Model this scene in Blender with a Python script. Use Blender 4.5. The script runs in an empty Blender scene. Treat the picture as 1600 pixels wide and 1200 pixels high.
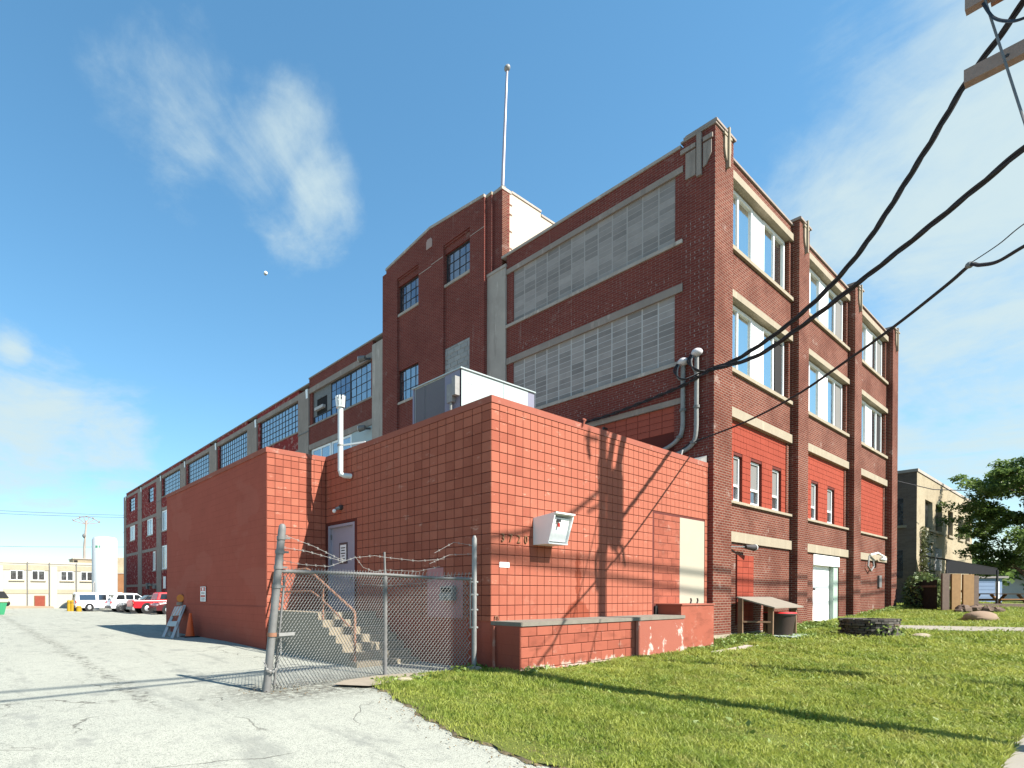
import bpy, bmesh, math, random
import numpy as np
from mathutils import Vector, Matrix
random.seed(7)
rng = np.random.default_rng(7)
SC = bpy.context.scene
COL = SC.collection
rad = math.radians

# ------------------------------------------------------------------ camera
CAM = Vector((-8.5682, -7.1385, 1.55))
yaw, pitch, roll = rad(55.2331), rad(-0.3525), rad(0.0666)
Fw = Vector((math.cos(yaw)*math.cos(pitch), math.sin(yaw)*math.cos(pitch), math.sin(pitch)))
r0 = Vector((math.sin(yaw), -math.cos(yaw), 0)); u0 = r0.cross(Fw)
Rt = r0*math.cos(roll) + u0*math.sin(roll); Up = u0*math.cos(roll) - r0*math.sin(roll)
cd = bpy.data.cameras.new('camera'); cam = bpy.data.objects.new('camera', cd); COL.objects.link(cam)
M3 = Matrix((Rt, Up, -Fw)).transposed()
cam.matrix_world = Matrix.Translation(CAM) @ M3.to_4x4()
cd.sensor_width = 36; cd.sensor_fit = 'HORIZONTAL'; cd.lens = 854.85/1600*36
cd.shift_x = (800-531.15)/1600; cd.shift_y = (934.34-600)/1600
cd.clip_start = 0.1; cd.clip_end = 9000
SC.camera = cam

# ------------------------------------------------------------------ sun, sky, exposure
SUNV = Vector((0.29, -1.0, 0.98)).normalized()
sl = bpy.data.lights.new('sun', 'SUN'); sl.energy = 5.0; sl.angle = rad(0.55); sl.color = (1.0, 0.95, 0.87)
so = bpy.data.objects.new('sun', sl); COL.objects.link(so)
so.rotation_euler = SUNV.to_track_quat('Z', 'Y').to_euler()
W = bpy.data.worlds.new('World'); SC.world = W; W.use_nodes = True
nt = W.node_tree; nt.nodes.clear(); N = nt.nodes.new; LK = nt.links.new
sky = N('ShaderNodeTexSky'); sky.sky_type = 'NISHITA'; sky.sun_disc = False
sky.sun_elevation = math.asin(SUNV.z); sky.sun_rotation = math.atan2(SUNV.x, SUNV.y)
sky.air_density = 1.0; sky.dust_density = 0.15; sky.ozone_density = 2.0; sky.altitude = 100
tc = N('ShaderNodeTexCoord')
def vm(op, a, b=None):
    n = N('ShaderNodeVectorMath'); n.operation = op
    for i, x in enumerate((a, b)):
        if x is None: continue
        if hasattr(x, 'default_value') or hasattr(x, 'is_output'): LK(x, n.inputs[i])
        else: n.inputs[i].default_value = x
    return n
def mt(op, a, b=None, c=None, clamp=False):
    n = N('ShaderNodeMath'); n.operation = op; n.use_clamp = clamp
    for i, x in enumerate((a, b, c)):
        if x is None: continue
        if hasattr(x, 'is_output'): LK(x, n.inputs[i])
        else: n.inputs[i].default_value = x
    return n.outputs[0]
dirv = vm('NORMALIZE', tc.outputs['Generated']).outputs[0]
# clouds: soft banks gathered round a few sky directions, broken up by noise
banks = [((.12,.76,.64),.10,.50),((.18,.735,.652),.13,.72),((.256,.717,.649),.14,.80),((.357,.691,.628),.14,.85),((.427,.685,.59),.10,.9),((.40,.70,.56),.10,.7),((.28,.75,.59),.13,.5),
         ((.08,.964,.25),.17,.95),((.20,.945,.25),.12,.85),((-.05,.97,.22),.2,.85),((.064,.934,.352),.045,.9),
         ((.86,.24,.45),.12,.75),((.872,.16,.463),.16,.95),((.873,.09,.48),.2,1.0),((.85,-.02,.50),.28,1.0),((.909,.081,.409),.2,1.0),((.92,-.03,.40),.25,.95),((.942,.112,.316),.15,.85),((.947,.07,.314),.15,.9),((.822,.154,.547),.12,.5),
         ((.97,.11,.21),.22,.85),((-.6,.6,.5),.3,.6),((.3,-.8,.5),.3,.6),((-.7,-.4,.6),.3,.5),((.65,-.65,.38),.45,.8)]  # last bank: unseen cloud added to brighten the front window reflections
msk = None
for d, r, w in banks:
    dv = Vector(d).normalized()
    dd = vm('DISTANCE', dirv, tuple(dv)).outputs['Value']
    m = N('ShaderNodeMapRange'); m.interpolation_type = 'SMOOTHERSTEP'
    LK(dd, m.inputs[0]); m.inputs[1].default_value = 0; m.inputs[2].default_value = r*1.5; m.inputs[3].default_value = w; m.inputs[4].default_value = 0
    msk = m.outputs[0] if msk is None else mt('MAXIMUM', msk, m.outputs[0])
sx = N('ShaderNodeSeparateXYZ'); LK(dirv, sx.inputs[0])
cz = mt('ADD', mt('MAXIMUM', sx.outputs[2], 0.0), 0.22)
cb = N('ShaderNodeCombineXYZ'); LK(mt('DIVIDE', sx.outputs[0], cz), cb.inputs[0]); LK(mt('DIVIDE', sx.outputs[1], cz), cb.inputs[1])
def wnoise(scale, det, rough, dist, off):
    n = N('ShaderNodeTexNoise'); n.inputs['Scale'].default_value = scale; n.inputs['Detail'].default_value = det
    n.inputs['Roughness'].default_value = rough; n.inputs['Distortion'].default_value = dist
    LK(vm('ADD', cb.outputs[0], off).outputs[0], n.inputs['Vector']); return n.outputs['Fac']
n1 = wnoise(2.6, 9, .62, .5, (3.1, 1.7, 0)); n2 = wnoise(8.0, 8, .65, .3, (9, 4, 0))
nn = mt('ADD', mt('MULTIPLY', n1, .72), mt('MULTIPLY', n2, .28))
cl = N('ShaderNodeMapRange'); cl.interpolation_type = 'SMOOTHSTEP'
LK(mt('ADD', mt('MULTIPLY', mt('SUBTRACT', nn, .5), 1.9), msk), cl.inputs[0]); cl.inputs[1].default_value = .36; cl.inputs[2].default_value = 1.10
cl.inputs[3].default_value = 0; cl.inputs[4].default_value = .92
cfac = cl.outputs[0]
hsv = N('ShaderNodeHueSaturation'); LK(sky.outputs[0], hsv.inputs['Color']); hsv.inputs['Hue'].default_value = .484; hsv.inputs['Saturation'].default_value = 1.16; hsv.inputs['Value'].default_value = 1.1
mixc = N('ShaderNodeMix'); mixc.data_type = 'RGBA'; LK(cfac, mixc.inputs[0]); 
# soft shoulder, so that the bright band at the horizon keeps its colour as in the hazy photograph
lum = vm('DOT_PRODUCT', hsv.outputs[0], (.3, .5, .2)).outputs['Value']
gain = mt('DIVIDE', 1.13, mt('ADD', mt('MULTIPLY', lum, .12), 1.0))
sc_n = N('ShaderNodeVectorMath'); sc_n.operation = 'SCALE'; LK(hsv.outputs[0], sc_n.inputs[0]); LK(gain, sc_n.inputs['Scale'])
LK(sc_n.outputs[0], mixc.inputs[6]); mixc.inputs[7].default_value = (2.75, 3.35, 3.45, 1)
bg = N('ShaderNodeBackground'); bg.inputs[1].default_value = 0.105; LK(mixc.outputs[2], bg.inputs[0])
wo = N('ShaderNodeOutputWorld'); LK(bg.outputs[0], wo.inputs[0])
vs = SC.view_settings; vs.view_transform = 'Standard'; vs.look = 'None'; vs.gamma = 1; vs.use_curve_mapping = False; vs.exposure = 1.25
SC.cycles.max_bounces = 6; SC.cycles.diffuse_bounces = 3; SC.cycles.use_denoising = True

# ------------------------------------------------------------------ materials
MATS = {}
class T:
    """small node builder for one material"""
    def __init__(s, name):
        s.m = bpy.data.materials.new(name); s.m.use_nodes = True; s.t = s.m.node_tree; s.t.nodes.clear()
        s.b = s.t.nodes.new('ShaderNodeBsdfPrincipled'); o = s.t.nodes.new('ShaderNodeOutputMaterial')
        s.t.links.new(s.b.outputs[0], o.inputs[0]); g = s.t.nodes.new('ShaderNodeNewGeometry'); s.pos = g.outputs['Position']
    def n(s, k): return s.t.nodes.new(k)
    def l(s, a, b): s.t.links.new(a, b)
    def math(s, op, a, b=None, clamp=False):
        n = s.n('ShaderNodeMath'); n.operation = op; n.use_clamp = clamp
        for i, x in enumerate((a, b)):
            if x is None: continue
            if hasattr(x, 'is_output'): s.l(x, n.inputs[i])
            else: n.inputs[i].default_value = x
        return n.outputs[0]
    def map(s, sc=(1,1,1), off=(0,0,0), v=None):
        n = s.n('ShaderNodeMapping'); n.inputs['Scale'].default_value = sc; n.inputs['Location'].default_value = off
        s.l(v or s.pos, n.inputs[0]); return n.outputs[0]
    def noise(s, scale, det=4, rough=.55, sc=(1,1,1), off=(0,0,0), v=None):
        n = s.n('ShaderNodeTexNoise'); n.inputs['Scale'].default_value = scale; n.inputs['Detail'].default_value = det; n.inputs['Roughness'].default_value = rough
        s.l(s.map(sc, off, v), n.inputs['Vector']); return n.outputs['Fac']
    def ramp(s, f, a, b, lo=0., hi=1.):
        n = s.n('ShaderNodeMapRange'); n.interpolation_type = 'SMOOTHSTEP'; s.l(f, n.inputs[0])
        for i, x in enumerate((a, b, lo, hi)): n.inputs[i+1].default_value = x
        return n.outputs[0]
    def mix(s, f, a, b, mode='MIX'):
        n = s.n('ShaderNodeMix'); n.data_type = 'RGBA'; n.blend_type = mode
        for i, x in ((0, f), (6, a), (7, b)):
            if hasattr(x, 'is_output'): s.l(x, n.inputs[i])
            elif i == 0: n.inputs[0].default_value = x
            else: n.inputs[i].default_value = (*x, 1) if len(x) == 3 else x
        return n.outputs[2]
    def bump(s, h, strength=.3, dist=.01, prev=None):
        n = s.n('ShaderNodeBump'); n.inputs['Strength'].default_value = strength; n.inputs['Distance'].default_value = dist
        s.l(h, n.inputs['Height'])
        if prev is not None: s.l(prev, n.inputs['Normal'])
        return n.outputs[0]
    def fin(s, col, rough=.8, metal=0, spec=.3, nrm=None):
        if hasattr(col, 'is_output'): s.l(col, s.b.inputs['Base Color'])
        else: s.b.inputs['Base Color'].default_value = (*col, 1)
        if hasattr(rough, 'is_output'): s.l(rough, s.b.inputs['Roughness'])
        else: s.b.inputs['Roughness'].default_value = rough
        s.b.inputs['Metallic'].default_value = metal; s.b.inputs['Specular IOR Level'].default_value = spec
        if nrm is not None: s.l(nrm, s.b.inputs['Normal'])
        return s.m
def sc3(c, k): return tuple(min(1, x*k) for x in c)
def mat(name, col, rough=.8, var=.18, scale=2.5, bump=.15, bscale=60, metal=0, spec=.3, rnd=0, speck=0, drip=0):
    if name in MATS: return MATS[name]
    t = T(name)
    c = t.mix(t.noise(scale, 6, .6), sc3(col, 1-var), sc3(col, 1+var))
    if drip: c = t.mix(t.ramp(t.noise(2.4, 6, .7, (1.6, 1.6, .22), (3, 1, 0)), .57, .66, 0, drip), c, sc3(col, 1.75)); c = t.mix(t.ramp(t.noise(1.5, 6, .7, (2, 2, .3), (8, 4, 0)), .55, .7, 0, drip), c, sc3(col, .55))
    if speck: c = t.mix(t.ramp(t.noise(90, 2, .5), .58, .70, 0, speck), c, sc3(col, .35))
    if rnd:
        oi = t.n('ShaderNodeObjectInfo'); c = t.mix(oi.outputs['Random'], c, t.mix(1.0, c, (1-rnd, 1-rnd, 1-rnd), 'MULTIPLY'))
    nr = t.bump(t.noise(bscale, 3), bump, .01) if bump else None
    MATS[name] = t.fin(c, rough, metal, spec, nr); return MATS[name]
def brick(name, c1, c2, mortar, bw=.255, bh=.078, ms=.011, bump=.7, peel=None, stain=.25, streak=None, off=.5, eff=None):
    if name in MATS: return MATS[name]
    t = T(name); sp = t.n('ShaderNodeSeparateXYZ'); t.l(t.pos, sp.inputs[0])
    cbn = t.n('ShaderNodeCombineXYZ'); t.l(t.math('ADD', sp.outputs[0], sp.outputs[1]), cbn.inputs[0]); t.l(sp.outputs[2], cbn.inputs[1])
    b = t.n('ShaderNodeTexBrick'); t.l(cbn.outputs[0], b.inputs['Vector']); b.offset = off
    b.inputs['Scale'].default_value = 1; b.inputs['Brick Width'].default_value = bw; b.inputs['Row Height'].default_value = bh
    b.inputs['Mortar Size'].default_value = ms; b.inputs['Mortar Smooth'].default_value = .25; b.inputs['Bias'].default_value = 0
    b.inputs['Color1'].default_value = (*c1, 1); b.inputs['Color2'].default_value = (*c2, 1); b.inputs['Mortar'].default_value = (*mortar, 1)
    c = t.mix(t.ramp(t.noise(.55, 5, .65), .35, .7, 0, stain), b.outputs['Color'], sc3(c1, .45))
    c = t.mix(t.ramp(t.noise(14, 3, .6), .45, .8, 0, .35), c, sc3(c2, 1.25))
    if streak: c = t.mix(t.ramp(t.noise(1.6, 5, .7, (3, 3, .25)), .60, .74, 0, streak), c, (.30, .22, .19))
    if eff: c = t.mix(t.ramp(t.noise(1.0, 6, .75, (1, 1, 1.3), (4, 2, 7)), .60, .70, 0, eff), c, (.34, .27, .23))
    if peel:
        f = t.ramp(t.noise(2.6, 8, .72, (1, 1, 1.5)), .54, .60, 0, peel)
        c = t.mix(f, c, t.mix(t.noise(9, 3), (.52, .40, .35), (.25, .09, .08)))
    nr = t.bump(b.outputs['Fac'], bump, -.012); nr = t.bump(t.noise(45, 3), .25, .006, nr)
    MATS[name] = t.fin(c, .9, 0, .05, nr); return MATS[name]
def flat(name, col, rough=.5, metal=0, spec=.4, emit=None):
    if name in MATS: return MATS[name]
    t = T(name); MATS[name] = t.fin(col, rough, metal, spec); return MATS[name]
def paint(name, col, worn, wf=.3, rnd=.12, lines=None, drips=.25):
    """old masonry paint: blotches, drips, rubbed patches"""
    if name in MATS: return MATS[name]
    t = T(name)
    c = t.mix(t.noise(1.1, 7, .65), sc3(col, .82), sc3(col, 1.15))
    c = t.mix(t.ramp(t.noise(2.2, 6, .7, (1, 1, 1.4), (5, 3, 1)), .58, .72, 0, wf), c, worn)
    c = t.mix(t.ramp(t.noise(1.5, 6, .6, (4, 4, .22)), .56, .76, 0, drips), c, sc3(col, .6))
    c = t.mix(t.ramp(t.noise(75, 2, .5), .60, .74, 0, .3), c, sc3(col, .55))
    if rnd:
        oi = t.n('ShaderNodeObjectInfo'); c = t.mix(oi.outputs['Random'], c, t.mix(1.0, c, (1-rnd, 1-rnd*1.3, 1-rnd*1.3), 'MULTIPLY'))
    if name == 'red_painted_tile':
        # damp brown stain above the dock, with the run that feeds it
        sp = t.n('ShaderNodeSeparateXYZ'); t.l(t.pos, sp.inputs[0]); wob = t.math('MULTIPLY', t.math('SUBTRACT', t.noise(6, 4), .5), .35)
        dx = t.math('ADD', t.math('SUBTRACT', sp.outputs[0], 2.98), wob); dz = t.math('SUBTRACT', sp.outputs[2], .98)
        rr = t.math('SQRT', t.math('ADD', t.math('POWER', t.math('ABSOLUTE', dx), 2.0), t.math('POWER', t.math('MULTIPLY', dz, 1.15), 2.0)))
        f = t.math('MAXIMUM', t.ramp(rr, .46, .54, 1, 0), t.math('MULTIPLY', t.ramp(t.math('ABSOLUTE', dx), .07, .12, 1, 0), t.ramp(sp.outputs[2], 2.3, 2.7, 1, 0)))
        f = t.math('MULTIPLY', f, t.ramp(sp.outputs[1], .05, .1, .75, 0)); c = t.mix(f, c, (.20, .042, .02))
        c = t.mix(t.ramp(t.noise(2.6, 7, .75, (1, 1, 2.2), (8, 2, 5)), .60, .70, 0, .7), c, (.50, .27, .20))
    if 'dock' in name:
        sp = t.n('ShaderNodeSeparateXYZ'); t.l(t.pos, sp.inputs[0]); nz = t.noise(3.2, 7, .75)
        low = t.math('ADD', t.ramp(sp.outputs[2], .0, .42, .26, -.10), nz); c = t.mix(t.ramp(low, .60, .68, 0, .85), c, (.42, .35, .29))
        c = t.mix(t.ramp(t.noise(1.8, 6, .7, (.7, 1, 2.6), (1, 4, 8)), .50, .64, 0, .55), c, sc3(col, .55))
    h = t.noise(70, 4, .6); nr = t.bump(h, .22, .008)
    if lines:
        sp = t.n('ShaderNodeSeparateXYZ'); t.l(t.pos, sp.inputs[0]); cbn = t.n('ShaderNodeCombineXYZ')
        t.l(t.math('ADD', sp.outputs[0], sp.outputs[1]), cbn.inputs[0]); t.l(sp.outputs[2], cbn.inputs[1])
        b = t.n('ShaderNodeTexBrick'); t.l(cbn.outputs[0], b.inputs['Vector']); b.inputs['Scale'].default_value = 1
        b.inputs['Brick Width'].default_value = lines[0]; b.inputs['Row Height'].default_value = lines[1]; b.inputs['Mortar Size'].default_value = .008; b.inputs['Mortar Smooth'].default_value = .6
        nr = t.bump(b.outputs['Fac'], lines[2], -.01, nr)
        c = t.mix(t.math('MULTIPLY', b.outputs['Fac'], t.ramp(t.noise(.9, 5, .65), .35, .6, .08, .5)), c, sc3(col, .5))
        c = t.mix(t.ramp(t.noise(.45, 3, .5, (1, 1, 1.8), (3, 7, 2)), .52, .56, 0, .35), c, sc3(worn, .92))
        c = t.mix(t.ramp(sp.outputs[2], .15, 1.1, .35, 0), c, (.16, .05, .035))
    MATS[name] = t.fin(c, .85, 0, .1, nr); return MATS[name]
def glass(name, tint=(.55, .66, .72), dark=(.012, .016, .02), refl=.45, wav=.05, dirt=.2):
    if name in MATS: return MATS[name]
    t = T(name)
    nr = t.bump(t.noise(1.7, 2, .5), wav, .05)
    c = t.mix(t.ramp(t.noise(3, 5, .6), .45, .75, 0, dirt), dark, (.20, .21, .21))
    t.fin(c, .12, 0, .5, nr)
    g = t.n('ShaderNodeBsdfGlossy'); g.inputs['Color'].default_value = (*tint, 1); g.inputs['Roughness'].default_value = .06; t.l(nr, g.inputs['Normal'])
    ms = t.n('ShaderNodeMixShader'); ms.inputs[0].default_value = refl; t.l(t.b.outputs[0], ms.inputs[1]); t.l(g.outputs[0], ms.inputs[2])
    o = [n for n in t.t.nodes if n.type == 'OUTPUT_MATERIAL'][0]; t.l(ms.outputs[0], o.inputs[0])
    MATS[name] = t.m; return t.m

RED = (.35, .113, .071)
m_tile = paint('red_painted_tile', RED, (.42, .19, .13), .45, .20)
m_joint = mat('shade_dark_joint', (.10, .022, .016), .9, .15, 3, .1)  # same red paint as the tiles, darkened for the shade in the joints
m_redwall = paint('red_painted_block', (.325, .080, .053), (.38, .115, .08), .3, 0, (.5, .2, .12))
m_dock = paint('red_painted_dock_block', (.31, .095, .06), (.40, .26, .20), .55, .16, None, .35)
m_djoint = mat('dock_joint', (.20, .056, .036), .9, .15, 3, .1)
m_ijoint = mat('pale_infill_joint', (.38, .17, .12), .9, .25, 3, .1)
m_cap = paint('red_painted_cap', (.29, .095, .065), (.42, .30, .24), .5, 0)
m_brickL = brick('sunlit_red_brick', (.115, .029, .019), (.170, .050, .032), (.27, .20, .155), bump=1.0, eff=.6, stain=.5, streak=.3)  # factory brick, coloured for its sunlit face
m_brickS = brick('shaded_red_brick', (.150, .036, .029), (.190, .048, .037), (.23, .15, .125), bump=.5, streak=.35, ms=.007, eff=.28)  # same brick as the front; its look in shade put into the colour
m_brickP = brick('peeling_red_brick', (.22, .031, .030), (.25, .042, .039), (.20, .055, .048), bump=.5, peel=.85, ms=.006)
m_orange = paint('orange_painted_tile', (.285, .058, .034), (.33, .12, .08), .35, .18)
m_ojoint = mat('orange_tile_joint', (.10, .018, .012), .9, .1, 3, 0)
m_lime = mat('limestone', (.29, .245, .175), .85, .16, 2.2, .25, 40, drip=.35)
m_conc = mat('grey_concrete', (.36, .31, .265), .9, .28, 1.4, .35, 35, speck=.2, drip=.5)
m_conc2 = mat('weathered_concrete', (.27, .22, .185), .9, .3, 1.3, .35, 35, speck=.3, drip=.45)
m_step = mat('step_concrete', (.27, .23, .165), .9, .18, 2, .3, 40)
m_block = mat('grey_glazed_block', (.315, .275, .25), .7, .28, 2.2, .25, 40, rnd=.38)
m_mort = mat('pale_mortar', (.44, .41, .385), .9, .12, 4, .1)
m_cmu = mat('grey_block', (.32, .32, .31), .9, .18, 3, .3, 50, rnd=.25)
m_cream = brick('cream_painted_brick', (.50, .42, .32), (.55, .47, .37), (.42, .34, .27), bump=.3, stain=.0, ms=.006)
m_creamp = mat('cream_panel', (.36, .325, .25), .7, .07, 1.2, .08, 30)
m_white = mat('white_paint', (.80, .80, .78), .45, .04, 3, .05)
m_whitef = flat('white_vinyl', (.80, .81, .80), .35)
m_glassL = glass('front_glass', (.95, .97, .92), (.05, .06, .06), refl=.72, dirt=.15)
m_glassD = glass('dim_glass', (.45, .5, .55), (.05, .05, .05), refl=.22, dirt=.5)
m_glassS = glass('side_glass', (.80, .80, .82), (.06, .06, .07), refl=.42, dirt=.55)
m_glassB = glass('broken_bay_glass', (.42, .48, .60), (.05, .055, .065), refl=.35, dirt=.6)
m_blind = mat('grey_blind', (.17, .165, .155), .8, .08, 3, .0)
m_steel = mat('dark_steel', (.055, .05, .05), .6, .2, 8, .1, metal=.3)
m_galv = mat('galvanised_steel', (.25, .245, .23), .55, .35, 9, .1, 80, metal=.1)
m_galvd = mat('dull_galvanised', (.16, .157, .15), .6, .4, 7, .15, 80, metal=.1)
m_rust = mat('rusty_steel', (.26, .13, .08), .8, .35, 14, .3, 70, metal=.2)
m_black = flat('black_rubber', (.012, .012, .013), .5)
m_dark = flat('dark_void', (.012, .010, .010), .9)
m_hvac = mat('pale_grey_enamel', (.36, .41, .40), .4, .06, 1.4, .03, metal=.0)
m_hvacd = mat('blue_grey_enamel', (.20, .195, .25), .5, .08, 2, .03)
m_coil = mat('coil_mesh', (.12, .115, .125), .6, .15, 30, .3, 200)
m_door = mat('grey_steel_door', (.30, .28, .33), .45, .1, 1.6, .05)
m_pink = paint('pink_paint_patch', (.44, .20, .19), (.5, .3, .28), .3, 0)
m_wood = mat('weathered_wood', (.20, .125, .075), .85, .3, 9, .3, 50)
m_woodg = mat('grey_timber', (.12, .085, .065), .85, .3, 9, .3, 50)
m_ply = mat('tan_plywood', (.215, .185, .145), .8, .15, 4, .1)
# ------------------------------------------------------------------ builders
WL = {}
class MB:
    def __init__(s): s.v = []; s.f = []
    def add(s, vs, fs):
        o = len(s.v); s.v += [tuple(p) for p in vs]; s.f += [[i+o for i in q] for q in fs]; return s
    def box(s, x0, x1, y0, y1, z0, z1):
        if x0 > x1: x0, x1 = x1, x0
        if y0 > y1: y0, y1 = y1, y0
        return s.add([(x0,y0,z0),(x1,y0,z0),(x1,y1,z0),(x0,y1,z0),(x0,y0,z1),(x1,y0,z1),(x1,y1,z1),(x0,y1,z1)],
                     [(0,3,2,1),(4,5,6,7),(0,1,5,4),(1,2,6,5),(2,3,7,6),(3,0,4,7)])
    def prism(s, poly, ax, a0, a1):
        """poly in the two other axes (in x,y,z order), extruded along axis ax"""
        def P(p, a):
            q = list(p); q.insert(ax, a); return tuple(q)
        n = len(poly); vs = [P(p, a0) for p in poly] + [P(p, a1) for p in poly]
        return s.add(vs, [list(range(n))[::-1], list(range(n, 2*n))] + [(i, (i+1) % n, n+(i+1) % n, n+i) for i in range(n)])
    def tube(s, pts, r, n=8, cap=True):
        pts = [Vector(p) for p in pts]; rs = r if isinstance(r, (list, tuple)) else [r]*len(pts); rings = []; up = None
        for i, p in enumerate(pts):
            d = (pts[min(i+1, len(pts)-1)] - pts[max(i-1, 0)]).normalized()
            if up is None: up = d.orthogonal().normalized()
            a = (up - d*up.dot(d))
            a = a.normalized() if a.length > 1e-6 else d.orthogonal().normalized()
            up = a; b = d.cross(a)
            rings.append([p + (a*math.cos(2*math.pi*k/n) + b*math.sin(2*math.pi*k/n))*rs[i] for k in range(n)])
        vs = [q for R in rings for q in R]; fs = []
        for i in range(len(pts)-1):
            for k in range(n): fs.append((i*n+k, i*n+(k+1) % n, (i+1)*n+(k+1) % n, (i+1)*n+k))
        if cap: fs += [list(range(n))[::-1], [len(vs)-n+k for k in range(n)]]
        return s.add(vs, fs)
    def bar(s, p, q, w, h=None):
        """rectangular bar from p to q"""
        p, q = Vector(p), Vector(q); h = h or w; d = (q-p).normalized(); a = d.cross(Vector((0,0,1)))
        a = a.normalized() if a.length > 1e-4 else Vector((1,0,0)); b = d.cross(a)
        vs = [c + a*(i*w/2) + b*(j*h/2) for c in (p, q) for i, j in ((-1,-1),(1,-1),(1,1),(-1,1))]
        return s.add(vs, [(0,1,2,3),(7,6,5,4),(0,4,5,1),(1,5,6,2),(2,6,7,3),(3,7,4,0)])
    def ball(s, c, r, n=10, m=7, sq=(1,1,1)):
        vs = []; fs = []
        for i in range(m+1):
            th = math.pi*i/m
            for k in range(n):
                ph = 2*math.pi*k/n; vs.append((c[0]+r*sq[0]*math.sin(th)*math.cos(ph), c[1]+r*sq[1]*math.sin(th)*math.sin(ph), c[2]+r*sq[2]*math.cos(th)))
        for i in range(m):
            for k in range(n): fs.append((i*n+k, (i+1)*n+k, (i+1)*n+(k+1) % n, i*n+(k+1) % n))
        return s.add(vs, fs)
    def build(s, name, m, parent=None, smooth=False, kind=None):
        me = bpy.data.meshes.new(name); o0 = WL.get(parent.name, Vector()) if parent else Vector()
        me.from_pydata([tuple(Vector(p)-o0) for p in s.v], [], s.f); me.materials.append(m)
        bm = bmesh.new(); bm.from_mesh(me); bmesh.ops.recalc_face_normals(bm, faces=bm.faces); bm.to_mesh(me); bm.free()
        if smooth:
            me.polygons.foreach_set('use_smooth', [True]*len(me.polygons)); me.set_sharp_from_angle(angle=rad(45))
        o = bpy.data.objects.new(name, me); COL.objects.link(o)
        if parent: o.parent = parent
        WL[o.name] = o0
        if kind: o['kind'] = kind
        return o
def box(name, m, parent, *a): return MB().box(*a).build(name, m, parent)
def thing(name, label, cat, loc, group=None):
    o = bpy.data.objects.new(name, None); COL.objects.link(o); o.location = loc; o.empty_display_size = .3
    WL[o.name] = Vector(loc); return tag(o, label, cat, group)
def tag(o, label, cat, group=None):
    o['label'] = label; o['category'] = cat
    if group: o['group'] = group
    return o
def piece(name, me, parent, loc, scale=None, rot=None):
    o = bpy.data.objects.new(name, me); COL.objects.link(o); o.parent = parent
    o.location = Vector(loc) - WL[parent.name]
    if scale: o.scale = scale
    if rot: o.rotation_euler = rot
    WL[o.name] = Vector(loc); return o
def tile_mesh(name, m, ax, w, h, d, ch=.008):
    """a bevelled face piece standing d proud of its wall; ax: axis it faces along (negative side)"""
    a, b = w/2, h/2; r = [(-a,-b),(a,-b),(a,b),(-a,b)]; r2 = [(-a+ch,-b+ch),(a-ch,-b+ch),(a-ch,b-ch),(-a+ch,b-ch)]
    def P(p, e): return (p[0], e, p[1]) if ax == 1 else (e, p[0], p[1])
    vs = [P(p, 0.0) for p in r] + [P(p, -d+ch*.6) for p in r] + [P(p, -d) for p in r2]
    fs = [(i, (i+1) % 4, 4+(i+1) % 4, 4+i) for i in range(4)] + [(4+i, 4+(i+1) % 4, 8+(i+1) % 4, 8+i) for i in range(4)] + [(8, 9, 10, 11)]
    me = bpy.data.meshes.new(name); me.from_pydata(vs, [], fs); me.materials.append(m)
    bm = bmesh.new(); bm.from_mesh(me); bmesh.ops.recalc_face_normals(bm, faces=bm.faces)
    n = [f for f in bm.faces if len(f.verts) == 4 and abs(f.calc_center_median()[ax]+d) < 1e-6]
    if n and n[0].normal[ax] > 0: bmesh.ops.reverse_faces(bm, faces=bm.faces)
    bm.to_mesh(me); bm.free(); return me
def smooth(a, b, x):
    t = min(1, max(0, (x-a)/(b-a))); return t*t*(3-2*t)
def gz(x, y):
    lot = .02 + .10*smooth(2, 9, y)
    base = .05 + .033*max(0, min(x, 36)-8) - .10*smooth(26, 34, x)*(1-smooth(-2.5, 0, y))
    w = smooth(-1.5, 1.0, x); b = lot*(1-w) + base*w
    d = .30 - .22*smooth(1.3, 6, x); t = min(max(0, (-y-.7)/5.6), 1.3)
    return b - d*t
def struct(o): o['kind'] = 'structure'; return o
def grid(name, xs, ys, zf, m, keep=None):
    nx, ny = len(xs), len(ys); vs = [(x, y, zf(x, y)) for y in ys for x in xs]; fs = []
    for j in range(ny-1):
        for i in range(nx-1):
            if keep is None or keep((xs[i]+xs[i+1])/2, (ys[j]+ys[j+1])/2): fs.append((j*nx+i, j*nx+i+1, (j+1)*nx+i+1, (j+1)*nx+i))
    b = MB(); b.v = vs; b.f = fs; return b.build(name, m)

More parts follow.
